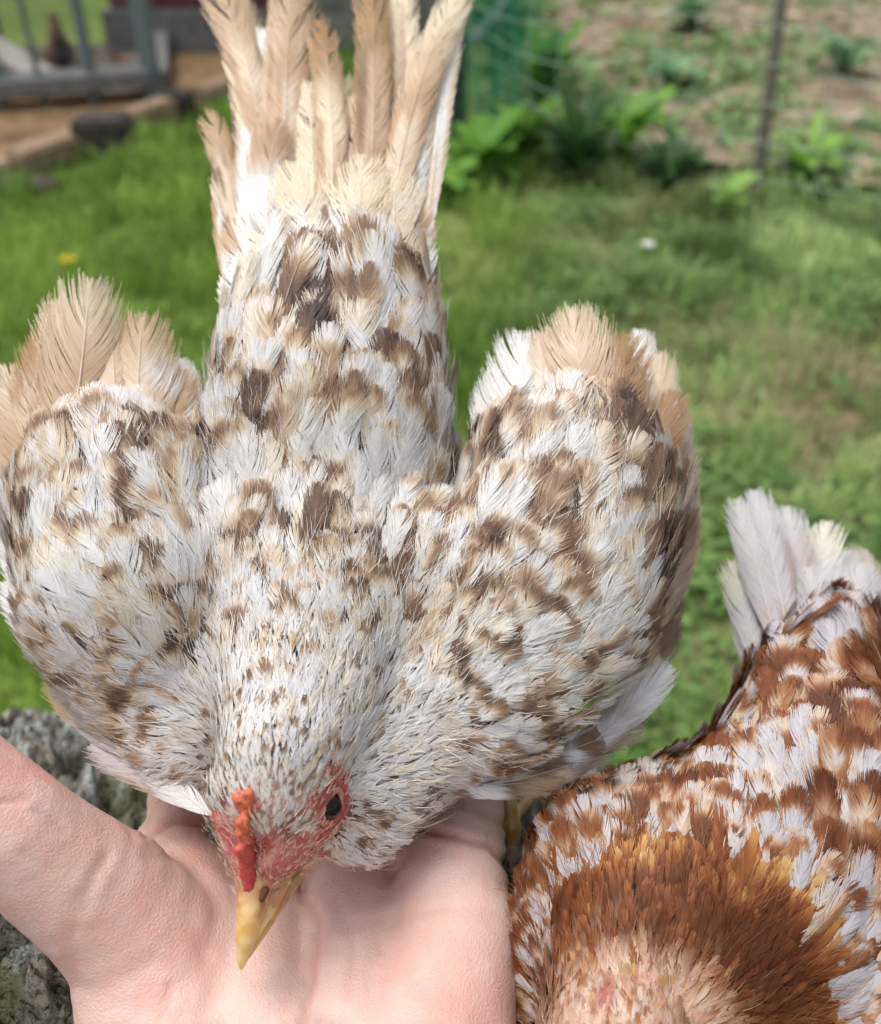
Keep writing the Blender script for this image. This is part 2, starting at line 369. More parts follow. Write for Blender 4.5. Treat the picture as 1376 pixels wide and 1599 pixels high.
# ---- where brown sits on the coat (read off the bird)
SPOTS1 = [(420, 300, 40, 50, -.8), (600, 290, 36, 40, -.6), (510, 280, 50, 30, -.7), (400, 400, 34, 40, -.7), (600, 400, 26, 30, -.4), (370, 480, 30, 50, -.3), (480, 330, 34, 40, .9), (545, 370, 38, 34, .7), (610, 330, 30, 40, .3), (640, 400, 34, 30, .7), (470, 460, 45, 34, 1.0), (500, 500, 24, 34, .7), (540, 440, 60, 16, .7),
 (420, 330, 26, 90, -.6), (590, 460, 40, 36, -.6), (420, 520, 50, 40, -.4), (560, 540, 40, 22, .5), (600, 570, 40, 30, -.3), (640, 545, 24, 16, .5), (660, 580, 16, 40, .6), (355, 560, 18, 40, .5), (380, 600, 30, 26, .4),
 (480, 615, 26, 12, .6), (550, 610, 50, 12, .55), (640, 625, 16, 18, .8), (410, 655, 34, 16, .8), (530, 700, 20, 16, .5), (520, 660, 50, 24, -.4), (450, 700, 30, 30, .4), (600, 640, 36, 28, -.5), (415, 740, 36, 30, -.8), (585, 700, 30, 30, -.3),
 (440, 800, 40, 30, .5), (500, 820, 50, 30, .35), (560, 800, 40, 20, .3), (600, 760, 36, 24, -.4), (380, 860, 30, 24, .3), (510, 880, 30, 24, .5), (560, 900, 24, 18, .35), (440, 990, 24, 14, .5), (480, 985, 24, 12, .4), (560, 960, 40, 24, -.3), (400, 930, 50, 30, -.2),
 # left wing
 (130, 470, 40, 40, .28), (110, 540, 70, 50, .32), (200, 530, 50, 40, .22), (60, 640, 34, 34, .5), (110, 650, 24, 30, .45), (40, 700, 28, 50, .55), (25, 780, 20, 40, .8), (95, 620, 40, 20, .3), (260, 640, 50, 24, .45), (300, 670, 44, 20, .7), (230, 700, 40, 24, .6), (175, 700, 20, 14, .5),
 (200, 600, 50, 20, -.4), (160, 650, 36, 16, -.5), (210, 760, 30, 24, .7), (180, 800, 30, 30, .7), (260, 780, 30, 20, .4), (270, 815, 36, 30, -.35), (340, 770, 30, 40, -.7), (60, 800, 30, 30, -.7), (130, 790, 26, 36, .35), (150, 760, 16, 40, -.4), (80, 860, 24, 40, -.5), (75, 820, 30, 20, .35),
 (100, 880, 40, 50, -.8), (200, 860, 26, 26, .5), (240, 880, 20, 50, .75), (290, 860, 34, 34, -.8), (335, 870, 26, 24, .35), (220, 850, 20, 20, .1), (165, 920, 34, 20, .4), (210, 960, 30, 30, -.5), (120, 980, 20, 22, .5), (160, 1000, 24, 40, .55), (290, 980, 26, 22, .8), (280, 1020, 30, 26, .9), (330, 985, 24, 14, .4),
 (215, 1040, 30, 30, .2), (60, 950, 30, 40, -.4), (120, 1060, 30, 22, .45), (180, 1090, 30, 20, .5), (220, 1050, 20, 20, .6), (330, 1060, 60, 40, -.4), (255, 1150, 40, 26, .35), (140, 1110, 40, 20, -.3), (300, 1100, 26, 16, .3), (280, 1230, 30, 30, -.3),
 # right wing
 (900, 560, 50, 50, .30), (940, 600, 40, 30, .45), (880, 510, 30, 30, .15), (810, 590, 40, 34, -.7), (760, 640, 30, 20, .5), (700, 735, 24, 16, .7), (745, 700, 30, 14, .75), (770, 690, 50, 16, .4), (840, 640, 40, 14, .3), (720, 760, 50, 40, -.3), (770, 830, 30, 34, .75), (740, 790, 40, 20, .3),
 (960, 640, 36, 26, .75), (910, 680, 46, 30, -.9), (1000, 650, 24, 50, .7), (1010, 740, 30, 60, .75), (970, 740, 34, 30, -.7), (860, 720, 30, 20, .5), (880, 750, 30, 14, .5), (900, 790, 40, 24, .4), (840, 780, 30, 20, .3), (820, 760, 34, 20, -.4), (950, 770, 34, 14, .5), (960, 830, 36, 22, -.6), (1010, 790, 24, 20, -.5),
 (840, 900, 34, 16, .6), (770, 920, 30, 26, .7), (720, 900, 24, 24, .5), (800, 880, 24, 16, .3), (720, 940, 34, 14, .3), (860, 950, 34, 22, .2), (900, 870, 30, 18, .5), (930, 900, 34, 20, -.6), (1000, 880, 22, 40, -.6), (1055, 880, 24, 60, .8), (1050, 780, 24, 60, .5), (1030, 980, 26, 40, .6), (990, 960, 30, 30, -.5), (800, 1000, 30, 16, .7),
 (870, 1000, 40, 26, -.7), (700, 1040, 30, 16, .6), (740, 1075, 26, 22, .7), (780, 1060, 50, 26, -.5), (840, 1070, 20, 14, .7), (880, 1090, 24, 24, .5), (930, 1050, 26, 40, .45), (960, 1000, 20, 40, -.3), (860, 1130, 30, 24, .5), (740, 1130, 24, 20, .4), (905, 1150, 30, 20, .5), (820, 1160, 34, 20, -.4), (790, 1190, 30, 14, .4), (690, 1100, 20, 14, .4), (670, 1180, 80, 50, -.35)]
def coat1(amp=1.0, bias=0.0, flecks=.0, seed=11, cen=None, spots=None, stops=BR1, gs=165, cream=.74, cool=.65, white=BLUEW, cre=CREAM):
    r = np.random.default_rng(seed)
    rv = r.random(20000); rb = r.random(20000); rw = r.random(20000); ty = r.integers(0, 5, 20000)
    spots = SPOTS1 if spots is None else spots
    if cen is not None:
        cx, cy, _ = Q(cen); ca = sstep(.34, .62, fbm(cen, gs, 21, 2))*.62+blotch(cx, cy, spots)*.50*amp
    def f(V, uu, vv, fid):
        px, py, d = Q(V)
        sV = blotch(px, py, spots)*amp
        gV = sstep(.40, .62, fbm(V, gs*1.25, 22, 3))*.6
        if cen is None: a = gV+sV*.7
        else: a = .72*ca[fid]+.28*(gV+sV)
        t = ty[fid]; sg = np.where(rv[fid] > .5, 1., -1.)
        m = np.where(t == 0, np.exp(-((uu-.84)/.15)**2), np.where(t == 1, 1-sstep(.62, .86, uu+.06*vv*vv), np.where(t == 2, sstep(-.5, .5, vv*sg+.3*(uu-.6)), np.where(t == 3, .85+0*uu, sstep(.55, .95, uu+.25*np.abs(vv))))))
        x = a*(.30+1.12*m)+(rv[fid]-.5)*.16+(rb[fid] > .85)*m*.3-(rb[fid] < .15)*.25+bias+.12*(fbm(V, 900, 5, 2)-.5)
        if flecks: x = x*.5+(rv[fid] < flecks)*sstep(.40, .75, uu)*(.45+.45*rb[fid])
        x = np.where(x > .7, .7+(x-.7)*.45, x)
        c = ramp(x, stops)
        k = (sstep(.45, .85, vnoise(V, 60, 77)+.35*(rw[fid]-.5))*sstep(.45, .2, x)*cool)[..., None]
        c = c*(1-k)+np.array(white)*k
        w = (sstep(cream, cream+.2, rw[fid])*sstep(.5, .2, x))[..., None]
        return c*(1-w*.6)+np.array(cre)*w*.6
    return f
G1 = Guides([
 # px, py, dx, dy, L, W
 (500, 950, 0, -1, 72, 44), (430, 930, -.15, -1, 72, 44), (580, 930, .2, -1, 72, 44), (500, 800, 0, -1, 95, 62), (600, 800, .2, -1, 95, 62), (400, 800, -.2, -1, 95, 62), (510, 690, 0, -1, 100, 66), (420, 680, -.1, -1, 95, 60), (620, 680, .1, -1, 100, 66), (510, 580, 0, -1, 110, 72), (380, 560, -.15, -1, 100, 66), (650, 560, .12, -1, 100, 66),
 (520, 470, 0, -1, 150, 88), (420, 430, -.08, -1, 150, 80), (620, 430, .08, -1, 150, 80), (520, 350, 0, -1, 180, 90), (440, 340, -.08, -1, 180, 86), (600, 340, .05, -1, 180, 86),
 (470, 1060, .05, -1, 52, 26), (400, 1040, -.25, -1, 54, 28), (560, 1050, .4, -.9, 60, 30), (440, 1130, 0, -1, 40, 18), (520, 1120, .5, -.8, 46, 22),
 (400, 1180, -.1, -1, 30, 13), (460, 1180, .15, -1, 30, 13), (350, 1180, -.4, -.8, 28, 13), (440, 1240, .1, -1, 24, 10), (350, 1250, -.5, -.7, 20, 9), (500, 1190, .6, -.7, 32, 15),
 (590, 1170, 1, -.3, 58, 28), (560, 1240, 1, .15, 48, 22), (620, 1250, 1, .3, 60, 30), (560, 1310, .8, .8, 40, 20), (640, 1100, .8, -.6, 62, 32), (700, 1180, 1, -.1, 64, 34), (520, 1330, .4, 1, 30, 16),
 (320, 1060, -.6, -.7, 62, 32), (280, 1140, -.9, -.1, 60, 32), (290, 1220, -.7, .7, 60, 36), (230, 1110, -.9, -.3, 72, 42),
 (300, 960, -.5, -.85, 84, 50), (320, 850, -.3, -1, 100, 66), (300, 740, -.3, -1, 115, 76), (320, 660, -.3, -1, 100, 62),
 (220, 850, -.5, -.9, 112, 78), (200, 740, -.3, -1, 118, 80), (120, 720, -.25, -1, 112, 76), (110, 850, -.5, -.9, 105, 72), (90, 960, -.7, -.7, 95, 66), (170, 1000, -.7, -.7, 88, 58), (130, 1080, -.8, -.4, 82, 52), (160, 600, -.1, -1, 150, 104), (80, 600, -.1, -1, 150, 100), (230, 600, .1, -1, 120, 80), (30, 800, -.3, -1, 100, 70),
 (690, 900, .5, -.85, 84, 48), (720, 800, .5, -.9, 105, 66), (700, 700, .4, -.9, 105, 66), (790, 800, .5, -.85, 112, 76), (800, 690, .4, -.9, 118, 80), (900, 720, .4, -.9, 118, 80), (900, 840, .6, -.8, 108, 74), (980, 850, .5, -.85, 98, 66), (830, 930, .65, -.75, 95, 64), (930, 950, .65, -.7, 88, 56), (820, 1040, .8, -.5, 86, 54), (910, 1060, .8, -.45, 82, 50), (760, 1010, .75, -.6, 78, 44), (760, 1110, .95, -.2, 72, 40), (860, 1140, 1, 0, 78, 50), (740, 1180, 1, .1, 70, 38), (900, 600, .15, -1, 150, 104), (820, 600, .1, -1, 140, 96), (980, 620, .3, -1, 140, 90), (1020, 780, .2, -1, 105, 70)])
tail1 = np.array([0, .93, .35])
def keep1(p, n):
    px, py, d = Q(p)
    bare = facemask(px, py, d)
    return (n[:, 2] > -.55) & ~((py < 470) & (np.sum(n*norm(CAM-p), -1) < .25)) & ~((py < 425+18*np.sin(px*.09))) & (bare < rng.uniform(.15, .95, len(bare))) & ~((py < 640) & ((px < 290) | (px > 760))) & ~((py > 1300) & (d < .280) & (px < 500)) & ((p-CAM) @ F_ < .42)
pS, nS = surf_sample(V1, q1, n1s, 60000, lambda p: np.maximum(G1(p)[2]*.40, .0012), keep1, rng)
dr, Lg, Wg, px, py = G1(pS)
tt = flow(dr, nS, tail1, .12)
# root sits a little behind so the tip covers the next feather
rad = np.clip(.035*Wg/.012, .02, .06)
root = pS-tt*Lg[:, None]*.35
def K_for(sel): return sel
isz = np.hypot(px-440, py-1180) < 105
small = (Wg < .0062); mid = (~small) & (Wg < .0105); big = Wg >= .0105
def lots(sel, K, fl, nm, rs, **kw):
    if not sel.any(): return None
    m = sel.sum()
    a = dict(lift=rs.uniform(.22, .34, m), curl=rs.uniform(.08, .18, m), cup=rs.uniform(.06, .2, m), rs=rs)
    a.update(kw)
    jit = rs.normal(0, .16, (m, 1)); s_ = np.cross(tt[sel], nS[sel])
    return feathers(nm, root[sel]-nS[sel]*(Lg[sel]*rs.uniform(.07, .13, m))[:, None], tt[sel]+jit*s_, nS[sel], Lg[sel]*rs.uniform(.85, 1.2, m), Wg[sel]*rs.uniform(.85, 1.15, m), K, fl, hen, **a)
cen_of = lambda s_: pS[s_]+tt[s_]*Lg[s_][:, None]*.4
bats = [lots(small, 10, coat1(.45, -.14, .24, 3), 'p', rng, fray=.34, ang=(32, 8), Mseg=2, cup=.12, rach=False, splay=.1, gap=.62),
        lots(mid, 34, coat1(.9, .05, .0, 4, cen_of(mid)), 'p', rng, fray=.17, ang=(44, 10), Mseg=3, splay=.05, rachp=.05),
        lots(big, 60, coat1(1.0, .10, .0, 5, cen_of(big)), 'p', rng, fray=.085, ang=(48, 9), Mseg=3, rachp=.10)]
print('hen1 feathers', small.sum(), mid.sum(), big.sum())
plum = merge_objs([b for b in bats if b], 'plumage')
tag(plum, 'white and cream feathers mottled with brown')

# loose downy hairs over neck, head and throat
def hairs(name, V, q, nrm, guides, m, keep, L, colf, parent, rs, wid=.00011, lift=.35):
    a = np.linalg.norm(np.cross(V[q[:, 2]]-V[q[:, 0]], V[q[:, 3]]-V[q[:, 1]]), axis=1)
    fi = rs.choice(len(q), m, p=a/a.sum()); p = V[q[fi]].mean(1)+rs.normal(0, .0009, (m, 3)); n = nrm[q[fi]].mean(1)
    k = keep(p, n); p = p[k]; n = norm(n[k]); m = len(p)
    dr, Lg, Wg, px, py = guides(p); t = flow(dr, n, tail1, .1); s = np.cross(t, n)
    t = norm(t+s*rs.normal(0, .35, (m, 1))); Ls = (Lg*rs.uniform(.4, 1.1, m)*L)[:, None]
    u = np.linspace(0, 1, 5)[None, :, None]; lf = rs.uniform(.02, lift, (m, 1))[:, :, None]; bd = rs.normal(0, .15, (m, 1))[:, :, None]
    c = p[:, None]+t[:, None]*Ls[:, None]*u+n[:, None]*(Ls[:, None]*(lf*u*1.4-lf*u*u*.7)+.0006)+s[:, None]*Ls[:, None]*bd*u*u
    w = (wid*(1-.85*u)); sd = norm(s+n*rs.normal(0, .6, (m, 1)))[:, None]
    VV = np.stack([c-w*sd, c+w*sd], 2); f0 = np.broadcast_to(np.arange(m)[:, None, None] % 9000, VV.shape[:3])
    col = colf(VV, np.broadcast_to(u[..., 0][..., None], VV.shape[:3])*1.0, np.zeros(VV.shape[:3]), f0)
    b = (np.arange(m)[:, None]*10+np.arange(4)[None]*2).reshape(-1, 1)
    return mesh_np(name, VV.reshape(-1, 3), np.concatenate([b, b+1, b+3, b+2], 1), M['feather'], parent, col.reshape(-1, 3))
def hkeep(p, n):
    px, py, d = Q(p)
    return (n[:, 2] > -.6) & (py > 860) & (px > 260) & (px < 720) & (facemask(px, py, d) < .5)
h0 = hairs('loose_barbs', V1, q1, n1s, G1, 26000, lambda p, n: (n[:, 2] > -.4) & (facemask(*Q(p)) < .2) & ((Q(p)[1] > 560)), .48, coat1(.9, -.02, 0, 9), hen, rng, .00009, .5)
h1 = hairs('down', V1, q1, n1s, G1, 16000, hkeep, 1.0, coat1(.4, -.1, .2, 8), hen, rng)
# short pale bristles on the bare red face
fk = lambda p, n: (facemask(*Q(p)) > .4) & (Q(p)[1] < 1400) & (np.hypot(Q(p)[0]-521, Q(p)[1]-1262) > 24)
GF = Guides([(480, 1330, .35, -1, 14, 5), (380, 1330, -.2, -1, 12, 5), (520, 1230, .5, -1, 14, 5)])
h2 = hairs('face_bristles', V1, q1, n1s, GF, 90000, fk, 1.3, lambda V, u, v, f: np.broadcast_to(np.array([.74, .58, .46]), V.shape), hen, rng, .00017, .6)

# ---- flight feathers, tail feathers: each a part of its own
def quill(name, a, b, w, colfn, parent, K=70, ar=1.6, tipfray=.12, face=None, curl=.06, cup=.3, bend=0, rs=rng, fray=.05, lift=0, tipw=.7, ang=(42, 12), label=None, gap=.85, rcol=None):
    A = P(*a); B = P(*b); t = B-A; L = np.linalg.norm(t); t = norm(t)
    n = norm(-(A-CAM)) if face is None else norm(np.array(face, float)); n = norm(n-(n@t)*t)
    dm = (a[2]+b[2])/2
    o = feathers(name, A[None], t[None], n[None], [L], [w*dm/FPX], K, colfn, parent, lift=lift, curl=curl, cup=cup, Mseg=5, ang=ang, fray=fray, tipw=tipw, rs=rs, gap=gap, rcol=rcol, ar=ar, tipfray=tipfray)
    if label: o['label'] = label
    return o
def qcol(base, tipc=None, midc=None, edge=None, sd=0):
    base = np.array(base, float)
    def f(V, uu, vv, fid):
        c = np.zeros(V.shape)+base
        nz = fbm(V, 60, 31+sd, 3); nn = .55*fbm(np.stack([uu*5+sd, vv*1.2, 0*uu], -1), 1.0, 5, 2)+.45*fbm(np.stack([uu*2.2-abs(vv)*.5+sd, vv*4.5, 0*uu+sd], -1), 1.6, 6, 2)
        if midc is not None: c = mixc(c, np.array(midc)+0*c, sstep(.42, .56, nn))
        if tipc is not None: c = mixc(c, np.array(tipc)+0*c, sstep(.5, .85, uu+.25*(nz-.5)))
        if edge is not None: c = mixc(c, np.array(edge)+0*c, sstep(.45, .9, np.abs(vv)))
        return c*(.92+.16*nz[..., None])
    return f
LT = (.72, .60, .46); GB = (.42, .265, .135); PT = (.58, .43, .29); LILAC = (.66, .60, .60); TAUPE = (.42, .33, .28)
tail_list = [((380, 440, .345), (358, 150, .40), 50, qcol(LT, TAN, BROWN, sd=1), .16), ((392, 430, .345), (374, 18, .425), 54, qcol(WHITE, WHITE, None, TAN, 2), .05),
 ((415, 430, .342), (412, -60, .44), 66, qcol(PT, GB, CREAM, sd=3), .15), ((440, 430, .34), (448, -90, .445), 84, qcol(LT, PT, TAN, sd=4), .14),
 ((462, 425, .338), (470, 95, .405), 70, qcol(WHITE, CREAM, None, sd=5), .26), ((490, 420, .336), (496, 110, .40), 66, qcol(CREAM, CREAM, None, sd=6), .32),
 ((515, 420, .336), (541, 0, .42), 66, qcol(CREAM, GB, TAN, TAN, 7), .20), ((545, 420, .336), (566, 120, .40), 66, qcol(WHITE, CREAM, PT, sd=8), .28),
 ((572, 425, .338), (604, -70, .435), 78, qcol(PT, GB, BROWN, GB, 9), .20), ((600, 430, .34), (642, -70, .43), 74, qcol(LT, CREAM, TAN, sd=10), .15),
 ((622, 430, .342), (664, 60, .41), 66, qcol(CREAM, LT, WHITE, sd=11), .12), ((640, 430, .345), (668, 130, .40), 60, qcol(PT, TAN, CREAM, sd=12), .14),
 ((650, 420, .350), (678, 40, .43), 60, qcol(WHITE, WHITE, None, sd=13), .02), ((664, 400, .352), (704, -60, .445), 42, qcol(LT, LT, WHITE, sd=14), .03),
 ((400, 440, .338), (420, 170, .375), 84, qcol(WHITE, TAN, WHITE, sd=15), .12), ((360, 470, .35), (352, 240, .38), 50, qcol(WHITE, LT, TAN, sd=16), .08),
 ((395, 440, .35), (392, -40, .445), 62, qcol(LT, PT, BROWN, sd=17), .10), ((430, 440, .346), (424, -90, .45), 80, qcol(CREAM, PT, TAN, sd=18), .10), ((455, 430, .345), (468, 40, .43), 60, qcol(LT, CREAM, TAN, sd=19), .16), ((605, 430, .346), (622, -80, .445), 74, qcol(PT, LT, BROWN, sd=20), .10),
 ((640, 430, .348), (648, -50, .44), 64, qcol(LT, CREAM, PT, sd=27), .08), ((530, 430, .342), (522, 90, .42), 70, qcol(CREAM, CREAM, GB, sd=28), .16), ((580, 430, .342), (588, 40, .42), 62, qcol(CREAM, TAN, GB, sd=29), .16)]
rt = np.random.default_rng(5)
for i, (a, b, w, cf, fr) in enumerate(tail_list):
    quill('tail_feather', a, b, w*(1.12 if b[0] < 470 else 1.0), cf, hen, K=230, fray=fr*.35, tipfray=.35+1.6*fr, ar=2.8, curl=.04+.03*rt.random(), ang=(34, 12), tipw=.85, rs=rt, bend=0, cup=.35)
# soft broad coverts over the tail base
for a, b, w, cf, fr in [((430, 520, .312), (400, 250, .345), 120, qcol(WHITE, WHITE, CREAM, sd=21), .14), ((500, 500, .310), (470, 225, .342), 130, qcol(WHITE, CREAM, CREAM, sd=22), .2),
 ((560, 500, .310), (560, 215, .342), 130, qcol(WHITE, CREAM, LT, sd=23), .2), ((610, 500, .312), (620, 235, .345), 110, qcol(LILAC, CREAM, LT, sd=24), .14), ((640, 520, .318), (655, 300, .346), 84, qcol(WHITE, PT, None, sd=25), .1), ((385, 530, .318), (362, 320, .346), 70, qcol(WHITE, PT, None, sd=26), .1),
 ((520, 500, .306), (505, 300, .332), 96, qcol(TAUPE, (.30, .22, .18), BROWN, sd=111), .2), ((470, 520, .306), (462, 400, .322), 90, qcol(BROWN, TAUPE, DARK, sd=112), .2), ((515, 530, .304), (505, 430, .318), 84, qcol(TAUPE, DARK, BROWN, sd=113), .2), ((565, 500, .306), (560, 350, .328), 80, qcol(TAN, TAUPE, BROWN, sd=114), .2),
 ((600, 520, .308), (612, 380, .330), 84, qcol(WHITE, LILAC, TAUPE, sd=115), .12), ((420, 530, .308), (405, 380, .330), 84, qcol(WHITE, WHITE, PT, sd=116), .12), ((645, 540, .314), (662, 400, .334), 70, qcol(TAUPE, PT, BROWN, sd=117), .12), ((380, 540, .314), (366, 420, .334), 66, qcol(PT, WHITE, TAN, sd=118), .12), ((560, 540, .304), (575, 430, .320), 84, qcol(WHITE, TAUPE, BROWN, sd=119), .14)]:
    quill('tail_covert', a, b, w, cf, hen, K=150, fray=fr, curl=.10, ang=(50, 12), rs=rt)
wing_list_L = [((130, 760, .3), (118, 462, .334), 110, qcol(PT, LT, GB, sd=91), .05), ((100, 780, .302), (84, 492, .335), 110, qcol(PT, GB, LT, sd=92), .05), ((80, 800, .304), (38, 560, .335), 110, qcol(PT, LT, TAN, sd=93), .05), ((60, 820, .306), (14, 640, .334), 96, qcol(PT, PT, TAUPE, sd=94), .05), ((190, 740, .301), (172, 488, .333), 110, qcol(LT, PT, TAN, sd=95), .05), ((240, 740, .304), (232, 520, .333), 100, qcol(LT, LT, PT, sd=96), .05), ((255, 730, .305), (262, 570, .333), 90, qcol(WHITE, PT, TAN, sd=97), .06),
 ((100, 770, .298), (153, 430, .333), 165, qcol(PT, LT, TAN, GB, 31), .07), ((110, 800, .302), (58, 520, .335), 140, qcol(PT, GB, LT, sd=32), .07), ((215, 750, .302), (208, 482, .335), 150, qcol(LT, PT, WHITE, sd=33), .07), ((250, 700, .312), (262, 560, .338), 80, qcol(WHITE, PT, TAN, sd=34), .1),
 ((300, 700, .325), (292, 556, .345), 50, qcol(WHITE, WHITE, sd=35), .06), ((60, 820, .312), (25, 600, .345), 90, qcol(PT, LT, TAN, sd=36), .05), ((40, 880, .318), (8, 690, .338), 70, qcol(TAUPE, PT, BROWN, sd=37), .04), ((50, 960, .312), (8, 790, .332), 60, qcol(WHITE, WHITE, LILAC, sd=38), .04),
 ((80, 1040, .31), (16, 900, .33), 56, qcol(WHITE, WHITE, LILAC, sd=39), .04)]
wing_list_R = [((850, 760, .3), (850, 512, .334), 120, qcol(WHITE, LT, WHITE, sd=101), .05), ((900, 770, .3), (908, 490, .334), 120, qcol(PT, GB, LT, sd=102), .05), ((920, 780, .3), (945, 512, .334), 120, qcol(PT, GB, TAN, sd=103), .05), ((950, 790, .302), (972, 545, .336), 110, qcol(GB, PT, TAN, sd=104), .05), ((780, 760, .304), (772, 570, .334), 110, qcol(WHITE, WHITE, sd=105), .06), ((990, 810, .306), (1020, 600, .34), 100, qcol(TAUPE, GB, BROWN, sd=106), .05), ((1010, 860, .308), (1050, 680, .34), 96, qcol(BROWN, TAUPE, TAN, sd=107), .05),
 ((940, 775, .297), (882, 474, .333), 165, qcol(PT, LT, TAN, GB, 41), .07), ((820, 750, .302), (828, 512, .335), 140, qcol(WHITE, WHITE, sd=42), .08), ((930, 780, .300), (940, 530, .335), 150, qcol(PT, GB, TAN, sd=43), .07), ((975, 800, .304), (992, 560, .34), 130, qcol(GB, PT, TAN, sd=44), .06),
 ((1010, 760, .335), (985, 512, .36), 66, qcol(WHITE, WHITE, LILAC, sd=45), .04), ((1040, 820, .335), (1020, 548, .352), 66, qcol(LILAC, LT, TAUPE, sd=46), .04), ((1050, 900, .335), (1056, 615, .35), 70, qcol(LILAC, TAUPE, LT, sd=47), .05), ((1050, 960, .33), (1082, 700, .345), 66, qcol(LILAC, TAUPE, BROWN, sd=48), .05),
 ((1020, 1000, .322), (1076, 780, .34), 80, qcol(TAUPE, BROWN, PT, TAN, 49), .07), ((1000, 1060, .315), (1075, 860, .345), 76, qcol(BROWN, TAUPE, TAN, sd=50), .06), ((975, 1110, .31), (1050, 960, .335), 66, qcol(TAUPE, BROWN, PT, sd=51), .06)]
for nm, lst, r, lb in (('wing', wing_list_L, (120, 900, .315), 'wing on the thumb side, tan quills fanned up'), ('wing', wing_list_R, (900, 900, .315), 'wing over the grass side, with grey brown quills at its rim')):
    w0 = bpy.data.objects.new('wing', None); scene.collection.objects.link(w0); w0.location = P(*r); w0.parent = hen
    w0.matrix_parent_inverse = Matrix.Translation(-Vector(hen.location)); w0['label'] = lb
    for a, b, w, cf, fr in lst:
        o = quill('flight_feather', a, b, w*1.1, cf, None, K=210, fray=fr*.4, curl=.05, ang=(46, 12), ar=1.7, tipfray=.2, rs=rt, cup=.3, lift=.02)
        o.parent = w0; o.matrix_parent_inverse = Matrix.Translation(-Vector(w0.location))
    if lst is wing_list_R:   # the loose pale quill sticking out low on the wing
        ex = [((850, 1225, .300), (1062, 1054, .312), 70, qcol(TAUPE, WHITE, LILAC, sd=61), .03), ((900, 1180, .304), (1038, 1030, .318), 46, qcol(LT, LT, sd=62), .05), ((770, 1225, .294), (965, 1190, .306), 66, qcol(BROWN, TAUPE, LT, sd=63), .04), ((820, 1200, .296), (1000, 1120, .310), 64, qcol(BROWN, TAUPE, WHITE, sd=64), .04), ((680, 1235, .288), (880, 1215, .300), 60, qcol(WHITE, TAN, BROWN, sd=65), .06)]
    else:
        ex = [((255, 1205, .290), (62, 1072, .300), 76, qcol(LILAC, PT, WHITE, sd=66), .01), ((320, 1262, .285), (150, 1150, .296), 66, qcol(LILAC, LILAC, PT, sd=67), .01), ((140, 1130, .298), (14, 915, .31), 72, qcol(WHITE, WHITE, PT, sd=68), .01), ((338, 1278, .280), (215, 1190, .290), 66, qcol(WHITE, LILAC, sd=69), .05)]
    for a, b, w, cf, fr in ex:
        o = quill('flight_feather', a, b, w, cf, None, K=150, fray=fr, curl=.03, ang=(36, 12), rs=rt, cup=.3, lift=.02)
        o.parent = w0; o.matrix_parent_inverse = Matrix.Translation(-Vector(w0.location))

# ---- face parts
def skinned(name, pts, vox, sm, mt, colf, parent, extra=None, disp=None):
    c = [(chain(pc(l)), ax, fl) for l, ax, fl in pts]
    V, q, t = blob(c, vox, sm); n = vnormals(V, q)
    if disp is not None: V = V+n*disp(V)[:, None]
    return mesh_np(name, V, [q, t] if len(t) else [q], mt, parent, colf(V))
def bcol(V):
    px, py, d = Q(V); k = sstep(.3, .7, fbm(V, 350, 4, 3))
    c = mixc(np.array([.70, .42, .12])+0*V, np.array([.76, .56, .26])+0*V, k)
    c = mixc(c, np.array([.50, .25, .12])+0*V, sstep(1450, 1400, py+24*(k-.5))*.85)
    c = mixc(c, np.array([.26, .13, .06])+0*V, sstep(.66, .76, fbm(V, 420, 14, 2))*sstep(1470, 1400, py)*.6)
    return c
skinned('upper_beak', [([(398, 1378, .263, 26), (392, 1420, .262, 25), (385, 1460, .262, 18), (379, 1495, .263, 10), (377, 1512, .264, 4)], None, 1), ([(440, 1370, .270, 17), (415, 1415, .266, 18), (395, 1460, .264, 10)], None, 1)], .0006, 5, M['beak'], bcol, hen)
skinned('lower_beak', [([(482, 1345, .276, 9), (440, 1400, .272, 13), (405, 1455, .269, 12), (385, 1494, .267, 6)], None, 1)], .0006, 4, M['beak'], lambda V: bcol(V)*.9, hen)
combc = lambda V: mixc(np.array([.60, .15, .08])+0*V, np.array([.47, .06, .06])+0*V, sstep(1300, 1350, Q(V)[1]+20*(fbm(V, 500, 2, 2)-.5)))
skinned('comb', [([(388, 1252, .257, 9), (386, 1270, .2565, 16), (385, 1300, .2575, 16), (384, 1330, .258, 16), (387, 1360, .259, 15), (391, 1398, .2608, 10), (393, 1412, .2612, 5)], R_, .85), ([(372, 1246, 0.2525, 11), (380, 1258, .254, 11)], None, 1), ([(388, 1240, 0.2505, 9), (389, 1260, .254, 11)], None, 1), ([(378, 1282, 0.2515, 10), (382, 1290, .254, 12)], None, 1), ([(374, 1300, 0.2525, 8), (384, 1308, .255, 10)], None, 1), ([(375, 1326, 0.2535, 9), (384, 1334, .256, 11)], None, 1)], .0006, 3, M['comb'], combc, hen, disp=lambda V: (fbm(V, 900, 8, 2)-.5)*.0012)
# nostril
nc = chain(pc([(409, 1404, .2583, 5), (415, 1390, .2592, 6)])); v, f = spheres(nc[:, :3], nc[:, 3]); mesh_np('nostril', v, f, mat('nostril', .6, .2, col=(.10, .04, .02)), hen)
